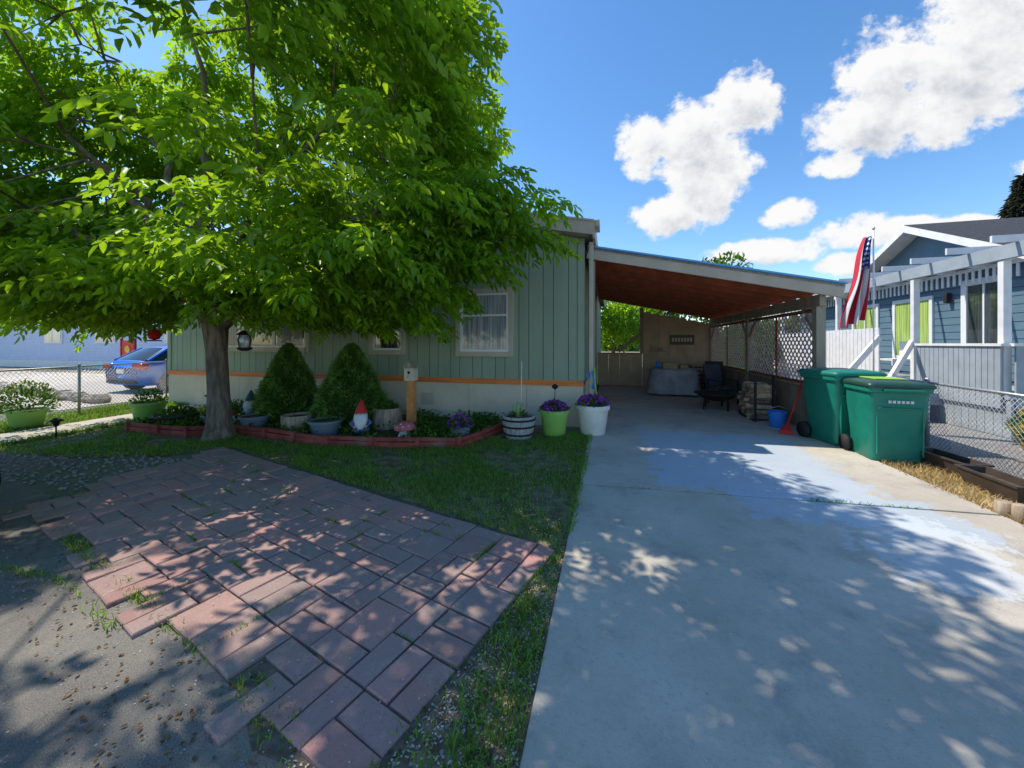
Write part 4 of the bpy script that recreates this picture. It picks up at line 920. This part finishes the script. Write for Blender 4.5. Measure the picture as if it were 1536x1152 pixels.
# ---------------------------------------------------------------- clouds (distant backdrop sheet), sun, sky, camera
cm=bpy.data.materials.new('cloud_layer'); cm.use_nodes=True; nt=cm.node_tree; nt.nodes.clear()
ng=bpy.data.node_groups.new('cloud_density','ShaderNodeTree')
ng.interface.new_socket('V',in_out='INPUT',socket_type='NodeSocketVector'); ng.interface.new_socket('D',in_out='OUTPUT',socket_type='NodeSocketFloat')
gi=ng.nodes.new('NodeGroupInput'); go=ng.nodes.new('NodeGroupOutput')
s=N(ng,'ShaderNodeSeparateXYZ'); 
wn=N(ng,'ShaderNodeTexNoise'); wn.inputs['Scale'].default_value=7; wn.inputs['Detail'].default_value=3; ng.links.new(gi.outputs[0],wn.inputs['Vector'])
wv=N(ng,'ShaderNodeVectorMath'); wv.operation='MULTIPLY_ADD'; ng.links.new(wn.outputs['Color'],wv.inputs[0]); wv.inputs[1].default_value=(.07,.05,0); 
sub=N(ng,'ShaderNodeVectorMath'); sub.operation='SUBTRACT'; ng.links.new(gi.outputs[0],sub.inputs[0]); sub.inputs[1].default_value=(.035,.025,0); ng.links.new(sub.outputs[0],wv.inputs[2]); ng.links.new(wv.outputs[0],s.inputs[0])
blobs=[(.3186,.587,.072,.09),(.2009,.507,.12,.11),(.099,.513,.08,.085),(.231,.42,.10,.09),(.155,.328,.11,.06),
(.731,.587,.17,.12),(.544,.488,.10,.08),(.593,.599,.085,.11),(.79,.72,.13,.1),(.50,.411,.055,.038),(.663,.4986,.13,.08),
(.408,.297,.058,.036),(.36,.2176,.14,.032),(.581,.252,.13,.042),(.519,.174,.055,.026),(.73,.26,.07,.018),(1.1,.75,.25,.13),(1.0,.35,.2,.05)]
cur=None
for (a,b,c,d) in blobs:
    p=mathn(ng,'MULTIPLY',mathn(ng,'SUBTRACT',s.outputs[0],a),1/c); q=mathn(ng,'MULTIPLY',mathn(ng,'SUBTRACT',s.outputs[1],b),1/d)
    m_=mathn(ng,'SUBTRACT',1,mathn(ng,'ADD',mathn(ng,'MULTIPLY',p,p),mathn(ng,'MULTIPLY',q,q)))
    m_=mathn(ng,'MAXIMUM',m_,-2)
    if cur is None: cur=m_
    else:
        n_=ng.nodes.new('ShaderNodeMath'); n_.operation='SMOOTH_MAX'; ng.links.new(cur,n_.inputs[0]); ng.links.new(m_,n_.inputs[1]); n_.inputs[2].default_value=.4; cur=n_.outputs[0]
nz=noise(ng,gi.outputs[0],13,9,.6); nz2=noise(ng,gi.outputs[0],42,5,.6)
dn=mathn(ng,'ADD',cur,mathn(ng,'ADD',mathn(ng,'MULTIPLY_ADD',nz,3.2,-1.5),mathn(ng,'MULTIPLY_ADD',nz2,.9,-.45)))
ng.links.new(dn,go.inputs[0])
tc=N(nt,'ShaderNodeTexCoord').outputs['Object']
sc_=N(nt,'ShaderNodeVectorMath'); sc_.operation='SCALE'; nt.links.new(tc,sc_.inputs[0]); sc_.inputs['Scale'].default_value=1/900
g1=N(nt,'ShaderNodeGroup'); g1.node_tree=ng; nt.links.new(sc_.outputs[0],g1.inputs[0])
off=N(nt,'ShaderNodeVectorMath'); off.operation='ADD'; nt.links.new(sc_.outputs[0],off.inputs[0]); off.inputs[1].default_value=(-.02,.04,0)
g2=N(nt,'ShaderNodeGroup'); g2.node_tree=ng; nt.links.new(off.outputs[0],g2.inputs[0])
mask=ramp(nt,g1.outputs[0],-.1,.6)
sh=ramp(nt,g2.outputs[0],.2,2.4)
cc=mixc(nt,sh,(1.0,1.0,1.0),(.48,.53,.61))  # lit and shaded sides of the clouds are painted into the emission colour
em=N(nt,'ShaderNodeEmission'); nt.links.new(cc,em.inputs[0]); em.inputs[1].default_value=.97
tp=N(nt,'ShaderNodeBsdfTransparent')
mx=N(nt,'ShaderNodeMixShader'); nt.links.new(mask,mx.inputs[0]); nt.links.new(tp.outputs[0],mx.inputs[1]); nt.links.new(em.outputs[0],mx.inputs[2])
ow=N(nt,'ShaderNodeOutputMaterial'); nt.links.new(mx.outputs[0],ow.inputs[0])
try: cm.cycles.emission_sampling='NONE'
except Exception as e: print(e)
cl=mesh('clouds',[(-200,90,0),(1300,90,0),(1300,900,0),(-200,900,0)],[(0,1,2,3)],cm); cl.rotation_euler=(math.radians(90),0,0); cl.location=(0,900,1.6)

el=math.radians(56); az=(-.95,.31); sdir=Vector((az[0]*math.cos(el),az[1]*math.cos(el),math.sin(el))).normalized()
sl=bpy.data.lights.new('sun','SUN'); sl.energy=5.0; sl.angle=math.radians(.53); sl.color=(1,.94,.83)
so=bpy.data.objects.new('sun',sl); COL.objects.link(so); so.rotation_euler=(-sdir).to_track_quat('-Z','Y').to_euler(); so.location=(-20,6,30)
W=bpy.data.worlds.new('World'); S.world=W; W.use_nodes=True; nt=W.node_tree; nt.nodes.clear()
sky=N(nt,'ShaderNodeTexSky'); sky.sky_type='NISHITA'; sky.sun_disc=False; sky.sun_elevation=el; sky.sun_rotation=math.atan2(sdir.x,sdir.y)%(2*math.pi)
sky.air_density=1.0; sky.dust_density=.2; sky.ozone_density=1.8
hs=N(nt,'ShaderNodeHueSaturation'); hs.inputs['Saturation'].default_value=1.24; hs.inputs['Value'].default_value=1.45; nt.links.new(sky.outputs[0],hs.inputs['Color'])
bg=N(nt,'ShaderNodeBackground'); nt.links.new(hs.outputs[0],bg.inputs[0]); bg.inputs[1].default_value=.15
ow=N(nt,'ShaderNodeOutputWorld'); nt.links.new(bg.outputs[0],ow.inputs[0])
S.view_settings.view_transform='Standard'; S.view_settings.look='None'; S.view_settings.exposure=0
cam=bpy.data.cameras.new('camera'); co=bpy.data.objects.new('camera',cam); COL.objects.link(co)
co.location=(0,0,1.6); co.rotation_euler=(math.radians(90),0,math.radians(14.96)); cam.sensor_width=36; cam.lens=12.89; cam.shift_y=-61/1536
cam.clip_start=.05; cam.clip_end=3000; S.camera=co
print('sprays',len(spr),'leaflets',nleaf)
